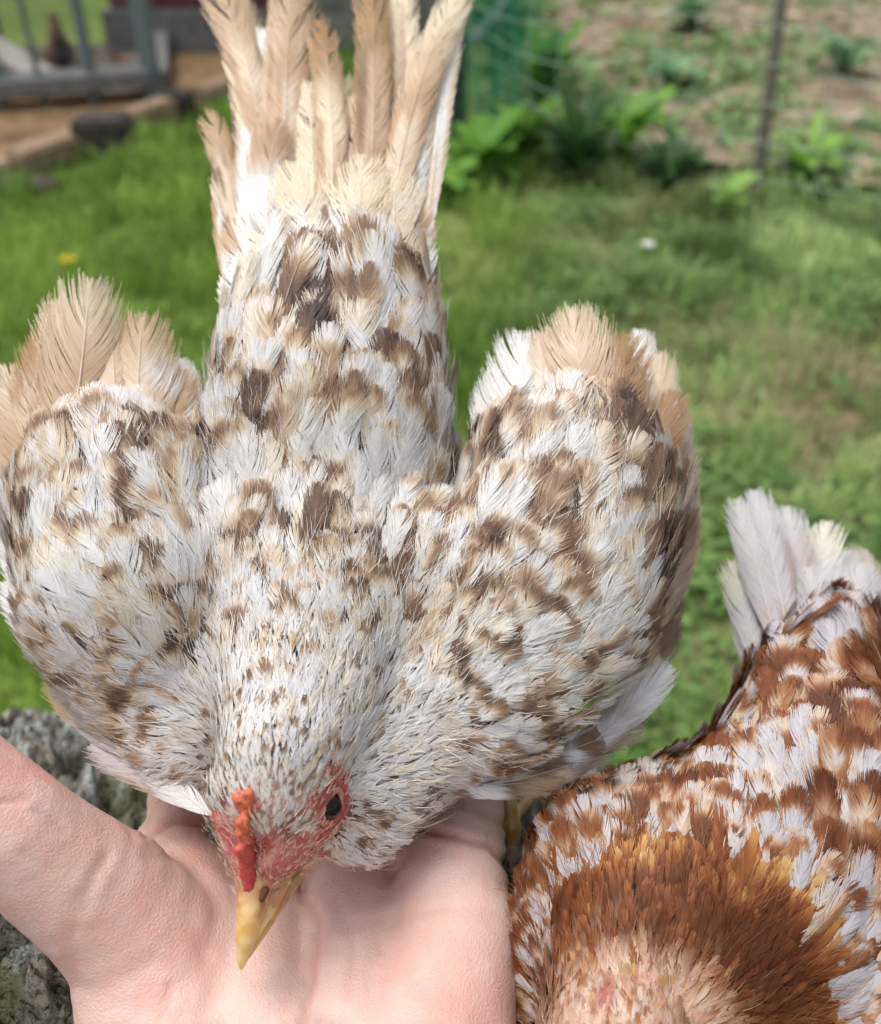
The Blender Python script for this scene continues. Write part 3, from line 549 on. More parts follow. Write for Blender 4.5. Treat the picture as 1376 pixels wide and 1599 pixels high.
# eye: ball with a lid ring
_px, _py, _d = Q(V1); _k = (np.hypot(_px-521, _py-1262) < 9) & (_d < .30)
_i = np.where(_k)[0]; _i = _i[np.argsort(_d[_i])][:6]; EN = norm(n1s[_i].mean(0)); ES = V1[_i].mean(0)
EC = ES-EN*.0024; v, f = spheres([EC], [.0040]); eye = mesh_np('eye', v, f, M['eye'], hen)
axis = norm(EN+.5*norm(CAM-EC)); e1 = norm(.45*R_+.89*U_); e1 = norm(e1-(e1@axis)*axis); e2 = np.cross(axis, e1)
def lid(name, a, b, r, col, off, wob):
    th = np.linspace(0, 2*np.pi, 61)[:-1]; ph = np.linspace(0, 2*np.pi, 13)[:-1]
    V = []; 
    for k, T in enumerate(th):
        am = 1-.35*abs(np.cos(T))**4*0; sh = np.sin(T)*b*(1-.25*np.cos(T)**2)
        c = EC+axis*off+e1*np.cos(T)*a+e2*sh; o = norm(e1*np.cos(T)/a+e2*np.sin(T)/b)
        rr = r*(1+wob*np.sin(k*2.1)*.5)
        for p in ph: V.append(c+o*np.cos(p)*rr+axis*np.sin(p)*rr*.8)
    n = 12; i = np.arange(60)[:, None]; j = np.arange(12)[None]
    F = np.stack([i*n+j, ((i+1) % 60)*n+j, ((i+1) % 60)*n+(j+1) % n, i*n+(j+1) % n], -1).reshape(-1, 4)
    V = np.array(V); return mesh_np(name, V, F, M['hen_skin'], eye, mixc(np.array(col)+0*V, np.array([.45, .06, .07])+0*V, sstep(.4, .7, fbm(V, 900, 3, 2))))
lid('eyelid', .0046, .0028, .0009, (.50, .26, .2), .0022, .2)
lid('eyelid', .0062, .0042, .0012, (.42, .10, .10), .0012, .5)
lid('eyelid', .0080, .0056, .0011, (.46, .05, .06), -.0001, .8)
# leg and foot beside the hand
def legc(V): return mixc(np.array([.66, .42, .10])+0*V, np.array([.72, .56, .30])+0*V, sstep(.4, .6, fbm(V, 300, 6, 2)))
skinned('leg', [([(760, 1150, .34, 34), (790, 1215, .338, 14), (797, 1260, .336, 12), (800, 1292, .335, 14), (802, 1310, .335, 11), (800, 1340, .338, 8)], None, 1), ([(800, 1292, .335, 12), (780, 1285, .335, 9), (762, 1280, .336, 7)], None, 1), ([(797, 1280, .337, 11), (850, 1225, .352, 8), (892, 1212, .366, 6), (905, 1222, .366, 3)], None, 1)], .0009, 4, M['beak'], legc, hen)
nl = chain(pc([(800, 1325, .3345, 8), (802, 1345, .334, 6), (798, 1362, .335, 2)])); v, f = spheres(nl[:, :3], nl[:, 3]); mesh_np('claw', v, f, M['beak'], hen, np.array([.6, .52, .45])+0*v)

# ================================================================== THE RUSTY HEN
HC = (985, 1640)
LIL = (.58, .555, .585); RUST = (.255, .085, .033); DRUST = (.115, .036, .018); GOLD = (.60, .32, .11)
BR2 = [(0, LIL), (.30, LIL), (.38, (.66, .50, .36)), (.5, (.42, .20, .09)), (.68, RUST), (1, DRUST)]
hen2 = empty('hen', P(1230, 1300, .33)*[1, 1, 0]+[0, 0, .79],
             'rust-red and white hen with golden-brown neck hackles, partly cropped beside the hand', 'hen', 'hens perched on the log')
c = []
c.append((chain(pc([(960, 1640, .262, 118), (985, 1690, .262, 120), (960, 1760, .262, 70), (950, 1800, .262, 40)])), None, 1))
c.append((chain(pc([(1000, 1590, .275, 150), (1060, 1500, .29, 220), (1150, 1420, .30, 240), (1245, 1290, .31, 190), (1280, 1170, .32, 150), (1295, 1070, .335, 112), (1305, 1025, .348, 84)])), VIEW, .75))
c.append((chain(pc([(1010, 1620, .30, 190), (1150, 1500, .32, 250), (1260, 1300, .345, 160)])), None, 1))
c.append((chain(pc([(1090, 1290, .305, 110), (960, 1350, .30, 125), (890, 1450, .298, 90), (860, 1580, .296, 70)])), VIEW, .8))
c.append((chain(pc([(1330, 1250, .305, 170), (1430, 1400, .295, 190), (1420, 1600, .285, 170)])), VIEW, .75))
V2, q2, t2 = blob(c, .0024, 9); n2 = vnormals(V2, q2); n2s = lapn(n2, q2, 4)
px, py, d = Q(V2)
und = ramp(.3+.6*sstep(.35, .7, fbm(V2, 120, 5, 2)), BR2)*.7
hr = np.hypot(px-HC[0], py-HC[1]); hd = (d < .275)*sstep(175, 120, hr)
fcol = mixc(np.array([.60, .38, .27])+0*V2, np.array([.55, .28, .22])+0*V2, sstep(.48, .66, fbm(V2, 160, 41, 3)))
mesh_np('body', V2-n2*(.0036*(1-hd))[:, None], [q2, t2] if len(t2) else [q2], M['hen_skin'], hen2, mixc(und, fcol, hd))
G2 = Guides([
 (1290, 960, .05, -1, 110, 80), (1200, 1010, -.2, -1, 90, 60), (1360, 1000, .15, -1, 110, 80), (1260, 1080, 0, -1, 96, 60), (1180, 1100, -.2, -1, 84, 52), (1340, 1100, .1, -1, 100, 66),
 (1250, 1180, 0, -1, 90, 50), (1170, 1190, -.15, -1, 84, 44), (1340, 1190, .2, -1, 95, 56), (1120, 1180, -.2, -1, 84, 40),
 (1230, 1260, .1, -1, 96, 60), (1320, 1270, .3, -.9, 110, 76), (1380, 1350, .5, -.8, 110, 80), (1340, 1420, .6, -.6, 100, 66), (1380, 1500, .8, -.4, 100, 60), (1360, 1590, .9, -.1, 90, 50),
 (1100, 1270, .2, -1, 90, 40), (1000, 1290, 0, -1, 86, 52), (930, 1320, -.5, -.8, 84, 56), (860, 1380, -.7, -.6, 76, 50), (830, 1470, -.8, -.3, 66, 44), (840, 1560, -.8, 0, 56, 36),
 (900, 1420, -.6, -.75, 72, 15), (960, 1390, -.2, -1, 84, 13), (1040, 1380, .1, -1, 92, 13), (1120, 1390, .4, -.9, 92, 13), (1180, 1430, .6, -.75, 92, 13), (1220, 1500, .85, -.45, 92, 13), (1240, 1590, 1, -.1, 90, 14),
 (900, 1490, -.6, -.7, 50, 16), (960, 1480, -.1, -1, 56, 15), (1040, 1470, .3, -1, 66, 16), (1110, 1520, .7, -.7, 66, 16), (1140, 1590, .9, -.2, 66, 16),
 (950, 1550, -.1, -1, 34, 13), (880, 1560, -.5, -.8, 32, 13), (1020, 1560, .4, -.9, 42, 14), (900, 1620, -.4, -.8, 28, 12), (1000, 1630, .3, -.9, 34, 13)])
SPOTS2 = [(1330, 1030, 60, 70, .8), (1200, 1040, 50, 60, .9), (1340, 1110, 60, 50, .9), (1270, 1000, 50, 30, -.9), (1310, 980, 40, 40, -.8), (1190, 980, 30, 30, -.9), (1240, 1060, 26, 60, .6), (1220, 1140, 50, 40, -.8), (1290, 1100, 30, 40, .4),
 (1180, 1200, 60, 50, -.9), (1150, 1140, 30, 40, .7), (1120, 1230, 30, 40, .5), (1290, 1190, 80, 20, -.9), (1250, 1160, 20, 20, .4), (1340, 1220, 60, 24, .9), (1200, 1240, 60, 20, .8), (1210, 1290, 50, 20, -.9), (1300, 1270, 40, 34, .7), (1250, 1330, 30, 26, -.6), (1320, 1340, 50, 40, .7),
 (1290, 1310, 26, 20, -.7), (1370, 1290, 30, 40, .8), (1310, 1420, 60, 50, -.7), (1380, 1420, 40, 50, .3), (1360, 1540, 60, 70, -.7), (1330, 1600, 50, 50, -.6),
 (1060, 1210, 60, 30, .2), (1000, 1250, 60, 26, .6), (940, 1290, 40, 20, .5), (960, 1270, 30, 10, -.6), (900, 1330, 30, 30, -.8), (860, 1350, 20, 30, .6), (900, 1370, 30, 20, .6), (1010, 1280, 30, 10, -.8), (840, 1400, 24, 16, -.6), (830, 1450, 24, 24, .6), (850, 1490, 20, 14, -.5), (830, 1540, 24, 40, .5), (1050, 1260, 40, 20, .5)]
pS, nS = surf_sample(V2, q2, n2s, 60000, lambda p: np.maximum(G2(p)[2]*np.where(G2(p)[3]*1600/Q(p)[2] < 26, .21, .38), .0012), lambda p, n: (n[:, 2] > -.5) & (Q(p)[1] > 955) & ((Q(p)[1] < 1760) | (Q(p)[2] > .3)), rng)
dr, Lg, Wg, px, py = G2(pS); tt = flow(dr, nS, tail1, .12); root = pS-tt*Lg[:, None]*.35
wpx = Wg*FPX/Q(pS)[2]; r_h = np.hypot(px-HC[0], py-HC[1])
hack = (wpx < 30) & (r_h < 350)
fine = hack & (r_h < 150+70*fbm(pS, 90, 71, 2)); hk = hack & ~fine; mid = (~hack) & (Wg < .0105); big = (~hack) & ~mid
_r = np.random.default_rng(77); hv = _r.random(20000); hv2 = _r.random(20000)
def hackc(V, uu, vv, fid):
    px, py, d = Q(V); rr = np.hypot(px-HC[0], py-HC[1]); g = fbm(V, 90, 44, 3)
    x = .42*hv[fid]+.9*(g-.40)+.25*sstep(250, 340, rr)+.45*sstep(190, 120, rr)-.35*np.exp(-((px-1190)/80)**2-((py-1480)/90)**2)+.35*np.exp(-((px-1230)/60)**2-((py-1370)/50)**2)+.26*sstep(.55, 1, uu)-.19
    c = ramp(x, [(0, (.12, .037, .014)), (.3, (.23, .070, .024)), (.55, (.37, .140, .042)), (.75, (.54, .28, .09)), (1, (.70, .50, .27))])
    w = (sstep(190, 130, rr)*sstep(.45, .55, hv2[fid])*.8)[..., None]
    return c*(1-w)+np.array([.70, .52, .42])*w
def headc(V, uu, vv, fid):
    px_, py_, _ = Q(V); g = fbm(V, 150, 47, 3); x = hv[fid]*.7+.5*g-.12
    c = ramp(x, [(0, (.30, .12, .05)), (.25, (.55, .30, .16)), (.5, (.70, .50, .38)), (1, (.76, .66, .58))])
    c = mixc(c, np.array([.50, .15, .14])+0*c, np.exp(-(((px_-946)/16)**2+((py_-1556)/26)**2)**2)*.8)
    return mixc(c, np.array([.30, .11, .045])+0*c, (hv2[fid] < .35)*sstep(.5, .8, uu)*.7)
def neckc(V, uu, vv, fid):
    px, py, d = Q(V); rr = np.hypot(px-HC[0]+12, py-HC[1])
    return mixc(hackc(V, uu, vv, fid), headc(V, uu, vv, fid), sstep(205, 135, rr+110*(hv[fid]-.5)+60*(fbm(V, 80, 4, 2)-.5)))
hen_, hen = hen, hen2
cen_of = lambda s_: pS[s_]+tt[s_]*Lg[s_][:, None]*.4
kw2 = dict(stops=BR2, gs=190, cool=.3, white=(.68, .67, .70), cream=.8, cre=(.74, .64, .52))
bats = [lots(fine, 10, neckc, 'p', rng, fray=.2, ang=(30, 8), Mseg=2, cup=.1, rach=False, splay=.1, gap=.6),
        lots(hk, 14, neckc, 'p', rng, fray=.3, ang=(22, 6), Mseg=3, cup=.1, rach=False, lift=.20, curl=.12),
        lots(mid, 34, coat1(.62, .21, .0, 14, cen_of(mid), SPOTS2, **kw2), 'p', rng, fray=.09, ang=(46, 10), rachp=.08),
        lots(big, 60, coat1(.62, .21, .0, 15, cen_of(big), SPOTS2, **kw2), 'p', rng, fray=.055, ang=(50, 10), rachp=.15)]
print('hen2', fine.sum(), hk.sum(), mid.sum(), big.sum())
tag(merge_objs([b for b in bats if b], 'plumage'), 'rust, gold and white feathers')
hairs('down', V2, q2, n2s, G2, 20000, lambda p, n: (np.hypot(Q(p)[0]-HC[0], Q(p)[1]-HC[1]) < 330) & (n[:, 2] > -.3) & (Q(p)[1] < 1700), .9, neckc, hen2, rng, .0001, .4)
hen = hen_
for i, (a, b, w, cf) in enumerate([((1330, 1010, .345), (1420, 880, .40), 90, qcol((.50, .475, .49), (.6, .52, .46), (.60, .585, .58), sd=71)), ((1310, 1000, .342), (1372, 880, .395), 90, qcol((.60, .585, .58), LIL, (.5, .4, .36), sd=72)), ((1290, 1000, .34), (1320, 845, .392), 90, qcol((.50, .475, .49), (.60, .585, .58), (.5, .45, .42), sd=73)),
        ((1270, 1000, .338), (1275, 800, .39), 84, qcol((.60, .585, .58), (.72, .68, .60), LIL, sd=74)), ((1250, 1000, .336), (1228, 778, .385), 78, qcol((.50, .475, .49), (.60, .585, .58), (.45, .34, .30), sd=75)), ((1235, 1010, .336), (1186, 752, .38), 70, qcol((.50, .475, .49), LIL, (.40, .33, .31), sd=76)),
        ((1215, 1020, .336), (1160, 766, .38), 60, qcol((.50, .475, .49), (.60, .585, .58), (.5, .42, .40), sd=77)), ((1190, 1060, .338), (1152, 866, .37), 66, qcol((.60, .585, .58), (.68, .66, .56), LIL, sd=78)), ((1185, 1080, .336), (1158, 940, .36), 56, qcol((.50, .475, .49), (.60, .585, .58), sd=79)),
        ((1280, 1000, .33), (1260, 880, .355), 80, qcol((.50, .475, .49), (.60, .585, .58), (.5, .42, .4), sd=80)), ((1320, 1000, .33), (1330, 870, .357), 90, qcol((.60, .585, .58), (.60, .585, .58), LIL, sd=81))]):
    quill('tail_feather', a, b, w*1.1, cf, hen2, K=170, fray=.03, ang=(34, 12), rs=rt, tipw=.9)
w2 = bpy.data.objects.new('wing', None); scene.collection.objects.link(w2); w2.location = P(980, 1320, .31); w2.parent = hen2; w2.matrix_parent_inverse = Matrix.Translation(-Vector(hen2.location))
for a, b, w, cf in [((1165, 1172, .312), (1000, 1224, .303), 46, qcol((.66, .66, .58), WHITE, sd=121)), ((1180, 1195, .308), (1040, 1222, .300), 44, qcol(LIL, (.4, .34, .3), sd=122)), ((880, 1400, .31), (1150, 1148, .345), 60, qcol((.72, .71, .62), WHITE, LIL, sd=82)), ((860, 1420, .305), (1140, 1190, .335), 56, qcol(BROWN, (.5, .4, .34), LIL, sd=83)), ((840, 1440, .30), (1120, 1215, .328), 60, qcol(RUST, BROWN, LIL, LIL, 84)),
        ((830, 1480, .296), (1080, 1235, .32), 60, qcol(RUST, RUST, LIL, LIL, 85)), ((825, 1520, .292), (960, 1280, .312), 60, qcol(LIL, RUST, RUST, LIL, 86))]:
    o = quill('flight_feather', a, b, w, cf, None, K=150, fray=.04, curl=.05, ang=(36, 12), rs=rt)
    o.parent = w2; o.matrix_parent_inverse = Matrix.Translation(-Vector(w2.location))
def pinkc(V): return mixc(np.array([.56, .24, .21])+0*V, np.array([.50, .13, .13])+0*V, fbm(V, 500, 3, 2))
skinned('comb', [([(945, 1690, .235, 12), (935, 1720, .232, 15), (925, 1760, .232, 13)], None, 1)], .0006, 3, M['comb'], pinkc, hen2, disp=lambda V: (fbm(V, 900, 8, 2)-.5)*.0014)
skinned('beak', [([(945, 1800, .255, 30), (930, 1850, .255, 22), (920, 1900, .256, 8)], None, 1)], .0008, 4, M['beak'], bcol, hen2)
for ex_ in ((850, 1730, .262), (1080, 1730, .265)):
    v, f = spheres([P(*ex_)], [.004]); mesh_np('eye', v, f, M['eye'], hen2)

# ================================================================== HAND
hand = []
Y = lambda l: hand.append((chain(pc(l)), None, 1))
Z = lambda l: hand.append((chain(l), None, 1))
# palm slab laid out in world space: rows from the wrist to each finger root (x, y, z measured from the lens)
def W3(x, y, z, r): return (CAM[0]+x, CAM[1]+y, CAM[2]+z, r)
zt = -.268
Y([(240, 1560, .285, 120), (230, 1470, .288, 118), (170, 1410, .282, 112), (90, 1350, .272, 102), (20, 1290, .263, 92), (-70, 1210, .258, 86), (-160, 1120, .258, 80), (-230, 1060, .26, 66)])   # thumb
Y([(270, 1590, .285, 130), (300, 1500, .295, 110), (290, 1400, .305, 88), (262, 1345, .318, 62), (276, 1290, .33, 49), (280, 1220, .345, 46), (300, 1130, .37, 44)])                          # index
Z([W3(-.075, .285, -.268, .0085), W3(-.060, .300, -.262, .0075)])
Y([(400, 1600, .285, 110), (400, 1480, .302, 90), (400, 1380, .318, 66), (400, 1300, .335, 52), (400, 1200, .352, 50), (400, 1110, .37, 46), (405, 1050, .385, 38)])                           # middle
Y([(540, 1600, .288, 108), (540, 1480, .305, 90), (545, 1380, .32, 66), (540, 1300, .335, 52), (540, 1200, .35, 48), (540, 1110, .365, 44), (540, 1060, .378, 36)])                             # ring
Y([(690, 1610, .288, 118), (700, 1500, .300, 105), (705, 1400, .312, 90), (722, 1320, .322, 68), (738, 1260, .333, 52), (735, 1180, .347, 44), (725, 1110, .36, 36)])                          # little
Y([(640, 1700, .278, 150), (680, 1580, .292, 128), (715, 1450, .305, 96)])
Y([(300, 1520, .300, 100), (450, 1500, .312, 105), (600, 1480, .314, 105), (690, 1450, .312, 90)])
Y([(330, 1400, .320, 66), (450, 1370, .330, 66), (560, 1360, .332, 66), (690, 1370, .325, 70)])
Y([(560, 1660, .285, 130), (400, 1680, .283, 150), (330, 1640, .285, 140), (300, 1600, .288, 125)])
Z([W3(-.068, .120, -.282, .021), W3(-.055, .075, -.288, .022), W3(-.04, .02, -.292, .025), W3(-.03, -.06, -.30, .031), W3(-.02, -.16, -.31, .038)])
Z([W3(-.003, .120, -.282, .020), W3(-.012, .075, -.288, .021), W3(-.02, .02, -.292, .025), W3(-.01, -.06, -.30, .031), W3(-.0, -.16, -.31, .038)])
Z([W3(-.035, .120, -.283, .021), W3(-.033, .06, -.289, .022), W3(-.03, .02, -.292, .026)])
VH, qH, tH = blob(hand, .0015, 14); nH = vnormals(VH, qH)
px, py, d = Q(VH)
def pdist(px, py, pl):
    r = np.full(px.shape, 1e9)
    for (ax, ay), (bx, by) in zip(pl[:-1], pl[1:]):
        vx, vy = bx-ax, by-ay; t = np.clip(((px-ax)*vx+(py-ay)*vy)/(vx*vx+vy*vy), 0, 1)
        r = np.minimum(r, np.hypot(px-ax-t*vx, py-ay-t*vy))
    return r
CREASE = [([(470, 1385), (497, 1440), (490, 1520), (474, 1600)], 7, .8), ([(520, 1400), (552, 1470), (546, 1560)], 8, .35), ([(640, 1292), (700, 1303), (767, 1322), (806, 1370)], 6, 1.2), ([(330, 1290), (275, 1284), (228, 1303)], 5, 1.0), ([(262, 1232), (236, 1262), (230, 1290)], 5, .6),
 ([(-5, 1254), (50, 1246)], 5, .5), ([(60, 1262), (98, 1298)], 7, .5), ([(165, 1338), (140, 1380), (132, 1420)], 9, .5), ([(265, 1540), (250, 1600)], 6, .4), ([(120, 1400), (108, 1470), (120, 1540)], 10, .3), ([(590, 1440), (700, 1420), (810, 1440)], 8, .25), ([(230, 1335), (330, 1345), (420, 1400)], 9, .3), ([(690, 1240), (740, 1262), (792, 1290)], 6, .7), ([(40, 1330), (80, 1360)], 8, .25), ([(300, 1440), (330, 1520), (320, 1599)], 10, .2)]
dep = np.zeros(len(VH)); red = np.zeros(len(VH))
for pl, w, a in CREASE:
    x = pdist(px+6*(fbm(VH, 160, 9, 2)-.5), py, pl); dep -= a*.0011*np.exp(-(x/w)**2); dep += a*.0004*np.exp(-((x-2.2*w)/w)**2); red += a*.5*np.exp(-(x/(w*.8))**2)
dep += (fbm(VH, 70, 61, 2)-.5)*.0011+(fbm(VH*[2.2, 1, 1], 240, 62, 3)-.5)*.00005
VH = VH+nH*dep[:, None]
k = sstep(.3, .7, fbm(VH, 38, 51, 3)); k2 = sstep(.35, .7, fbm(VH, 110, 52, 3))
hc = mixc(np.array([.76, .525, .46])+0*VH, np.array([.73, .44, .385])+0*VH, k*.8)
hc = mixc(hc, np.array([.78, .56, .52])+0*VH, k2*.5)
warm = np.exp(-((px-60)/110)**2-((py-1215)/60)**2)+.8*np.exp(-((px-330)/90)**2-((py-1320)/50)**2)+.7*np.exp(-((px-620)/160)**2-((py-1290)/50)**2)+.6*np.exp(-((px-700)/110)**2-((py-1540)/90)**2)+.5*np.exp(-((px-260)/60)**2-((py-1240)/60)**2)
hc = mixc(hc, np.array([.72, .32, .26])+0*VH, np.clip(warm, 0, 1)*.42)
hc = mixc(hc, np.array([.60, .24, .18])+0*VH, np.clip(red, 0, .7))
bl = sstep(.48, .62, fbm(VH, 210, 57, 3)); hc = mixc(hc, np.array([.66, .33, .30])+0*VH, bl*.12); hc = mixc(hc, np.array([.74, .60, .58])+0*VH, sstep(.55, .68, fbm(VH, 160, 58, 3))*.28)
tan_ = sstep(60, -30, px-(py-1470)*.9)*sstep(1400, 1480, py)
hc = mixc(hc, np.array([.66, .42, .27])+0*VH, tan_*.6)
hand_o = mesh_np('person', VH, [qH, tH] if len(tH) else [qH], M['skin'], None, hc)
tag(hand_o, "bare left hand, palm up with thumb spread, under the pale speckled hen's head", 'person')

# ================================================================== LOG
LY, LZ, LR = .022, -.69, .40
nx, na = 860, 560
xs_ = np.concatenate([np.linspace(-1.3, -.42, 50)[:-1], np.linspace(-.42, .5, nx), np.linspace(.5, 1.5, 50)[1:]])
an = np.concatenate([np.linspace(-.2*np.pi, .12*np.pi, 40)[:-1], np.linspace(.12*np.pi, .72*np.pi, na), np.linspace(.72*np.pi, 1.8*np.pi, 70)[1:-1]])
X, A = np.meshgrid(xs_, an, indexing='ij')
cy = LY-.15*X; 
base = np.stack([X, cy+LR*np.cos(A), H+LZ+LR*np.sin(A)], -1); nn_ = np.stack([0*X, np.cos(A), np.sin(A)], -1)
st_ = base*np.array([.55, 1, 1])
r1 = 1-np.abs(fbm(st_, 22, 90, 4)*2-1)*2.2; r2 = fbm(base, 75, 92, 4); r3 = fbm(base, 260, 95, 3)
dsp = .018*(fbm(st_, 9, 91, 3)-.5)*2+.016*r1*.5+.022*(r2-.5)*2+.007*(r3-.5)*2+.0025*(fbm(base, 620, 96, 2)-.5)*2
cre = np.abs(fbm(st_, 17, 97, 3)-.5); dsp -= .03*np.exp(-(cre/.035)**2)
flk = sstep(.50, .58, fbm(base, 55, 98, 3)); dsp += .004*flk*(.5+r3)
VL = base+nn_*dsp[..., None]
lc = mixc(np.array([.06, .05, .04])+0*VL, np.array([.17, .155, .13])+0*VL, sstep(.35, .65, r2))
lc = mixc(lc, np.array([.33, .355, .335])+0*VL, flk*sstep(.3, .6, r3)); lc = mixc(lc, np.array([.52, .54, .50])+0*VL, flk*sstep(.55, .75, fbm(base, 120, 101, 3)))
lc = lc*(.45+1.1*sstep(.25, .7, fbm(base, 400, 105, 2)))[..., None]
lc = mixc(lc, np.array([.05, .042, .032])+0*VL, np.exp(-(cre/.035)**2)*.9); lc = mixc(lc, np.array([.13, .17, .05])+0*VL, sstep(.62, .72, fbm(base, 30, 102, 3))*.35)
na_ = len(an); i = np.arange(len(xs_)-1)[:, None]; j = np.arange(na_)[None]
FL = np.stack([i*na_+j, i*na_+(j+1) % na_, (i+1)*na_+(j+1) % na_, (i+1)*na_+j], -1).reshape(-1, 4)
nv = VL.shape[0]*VL.shape[1]; VL = VL.reshape(-1, 3); lc = lc.reshape(-1, 3)
caps = []
for e in (0, len(xs_)-1):
    VL = np.vstack([VL, VL[e*na_:(e+1)*na_].mean(0)]); lc = np.vstack([lc, [.4, .3, .18]]); ci = len(VL)-1
    caps.append(np.stack([np.full(na_, ci), e*na_+np.arange(na_), e*na_+(np.arange(na_)+1) % na_], -1))
tag(mesh_np('fallen_log', VL, [FL, np.vstack(caps)], M['bark'], None, lc), 'thick fallen log with rough grey bark and blue-green lichen, under the hand and hens', 'log')

# ================================================================== GROUND AND LAWN
def grid_ground(name, x0, x1, y0, y1, nx, ny, z, mt, colf, kind='structure'):
    X, Y_ = np.meshgrid(np.linspace(x0, x1, nx), np.linspace(y0, y1, ny), indexing='ij'); B = np.stack([X, Y_, 0*X+z], -1)
    B[..., 2] += (fbm(B, 2.2, 7, 3)-.5)*.05*np.clip((60-np.abs(B[..., 1]))/60, 0, 1) if z == 0 else 0
    i = np.arange(nx-1)[:, None]; j = np.arange(ny-1)[None]
    F = np.stack([i*ny+j, (i+1)*ny+j, (i+1)*ny+j+1, i*ny+j+1], -1).reshape(-1, 4); B = B.reshape(-1, 3)
    return tag(mesh_np(name, B, F, mt, None, colf(B)), kind=kind)
def lawncol(p):
    k = sstep(-.1, .35, p[..., 0]-.05*p[..., 1])
    a = mixc(np.array([.16, .26, .05])+0*p, np.array([.29, .41, .09])+0*p, sstep(.35, .65, fbm(p*[1, 1, 0], 5, 8, 4)))
    b = mixc(np.array([.25, .36, .12])+0*p, np.array([.47, .57, .25])+0*p, sstep(.3, .7, fbm(p*[1, 1, 0], 5, 12, 3)))
    b = mixc(b, np.array([.085, .13, .05])+0*p, sstep(.52, .62, fbm(p*[1, 1, 0], 9, 13, 3))*.75)  # dark patches: shadow between clumps painted into the lawn colour
    b = mixc(b, np.array([.34, .28, .16])+0*p, sstep(.60, .70, fbm(p*[1, 1, 0], 6, 19, 3))*.5)
    return mixc(a, b, k)
def soilmask(p):
    q = p*[1, 1, 0]; s = sstep(.56, .66, fbm(q, 4.5, 15, 3))*sstep(.1, .4, p[..., 0])*.8
    for gx, gy, r in ((705, 430, .16), (690, 360, .14), (1190, 560, .14), (1340, 590, .12), (930, 400, .1)):
        g = G(gx, gy); s = np.maximum(s, np.exp(-(np.hypot(p[..., 0]-g[0], (p[..., 1]-g[1])*.7)/r)**2))
    return s
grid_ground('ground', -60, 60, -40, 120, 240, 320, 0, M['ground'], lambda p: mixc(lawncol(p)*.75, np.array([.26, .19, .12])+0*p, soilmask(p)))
def gz(x, y):
    p = np.stack([x, y, 0*x], -1); return (fbm(p, 2.2, 7, 3)-.5)*.05
rg = np.random.default_rng(21)
def in_view(n, ymin, ymax, rs, xr=None):
    y = ymin+(ymax-ymin)*rs.random(n); hw = (y*.80+.55)*.72+.2
    x = (rs.random(n)*2-1)*hw; return x, y
fA, fB = G(735, 245), G(1180, 312)
def fence_y(x): return fA[1]+(fB[1]-fA[1])*(x-fA[0])/(fB[0]-fA[0])
bA, bB = G(0, 292), G(335, 175)
def bord_y(x): return bA[1]+(bB[1]-bA[1])*(x-bA[0])/(bB[0]-bA[0])
def lawn_ok(x, y): return np.where(x > fA[0], y < fence_y(x)+.16, np.where(x < bB[0], y < bord_y(x), True))
def blades(name, n, ymin, ymax, h, w, rs, colf, lab=None, lean=.6, maskf=None):
    x, y = in_view(n, ymin, ymax, rs); z = gz(x, y); p = np.stack([x, y, z], -1)
    k = lawn_ok(x, y) & (np.abs(y-LY+.15*x) > .3) & (rs.random(n) > soilmask(p)*.85)
    if maskf is not None: k &= maskf(p, rs)
    p = p[k]; m = len(p)
    a = rs.uniform(0, 2*np.pi, m); hh = h*rs.uniform(.5, 1.3, m)*(1+p[:, 1]*.08)*(.55+1.1*sstep(.35, .65, fbm(p, 8, 66, 2))); ww = w*rs.uniform(.6, 1.3, m)*(1+p[:, 1]*.2); ln = rs.uniform(.1, lean, m)*hh
    sd = np.stack([np.cos(a), np.sin(a), 0*a], -1); b = rs.uniform(0, 2*np.pi, m); ld = np.stack([np.cos(b), np.sin(b), 0*a], -1); up = np.array([0, 0, 1.])
    v = np.stack([p-sd*ww[:, None], p+sd*ww[:, None], p+ld*(ln*.35)[:, None]+up*(hh*.6)[:, None]+sd*(ww*.8)[:, None], p+ld*(ln*.35)[:, None]+up*(hh*.6)[:, None]-sd*(ww*.8)[:, None], p+ld*ln[:, None]+up*(hh*.95)[:, None]], 1)
    c = colf(p)[:, None]*(rs.uniform(.6, 1.45, (m, 1, 1)))*np.array([.9, .9, 1.1, 1.1, 1.2])[None, :, None]*0+colf(p)[:, None]*rs.uniform(.7, 1.35, (m, 1, 1))+np.zeros((m, 5, 1))
    bb = np.arange(m)[:, None]*5
    o = mesh_np(name, v.reshape(-1, 3), [np.concatenate([bb, bb+1, bb+2, bb+3], 1), np.concatenate([bb+3, bb+2, bb+4], 1)], M['grass'], None, c.reshape(-1, 3), smooth=False)
    return tag(o, kind='stuff')
tag(blades('grass', 215000, .5, 6.2, .042, .0016, rg, lambda p: lawncol(p)*1.25), 'green lawn grass around the log', 'grass')
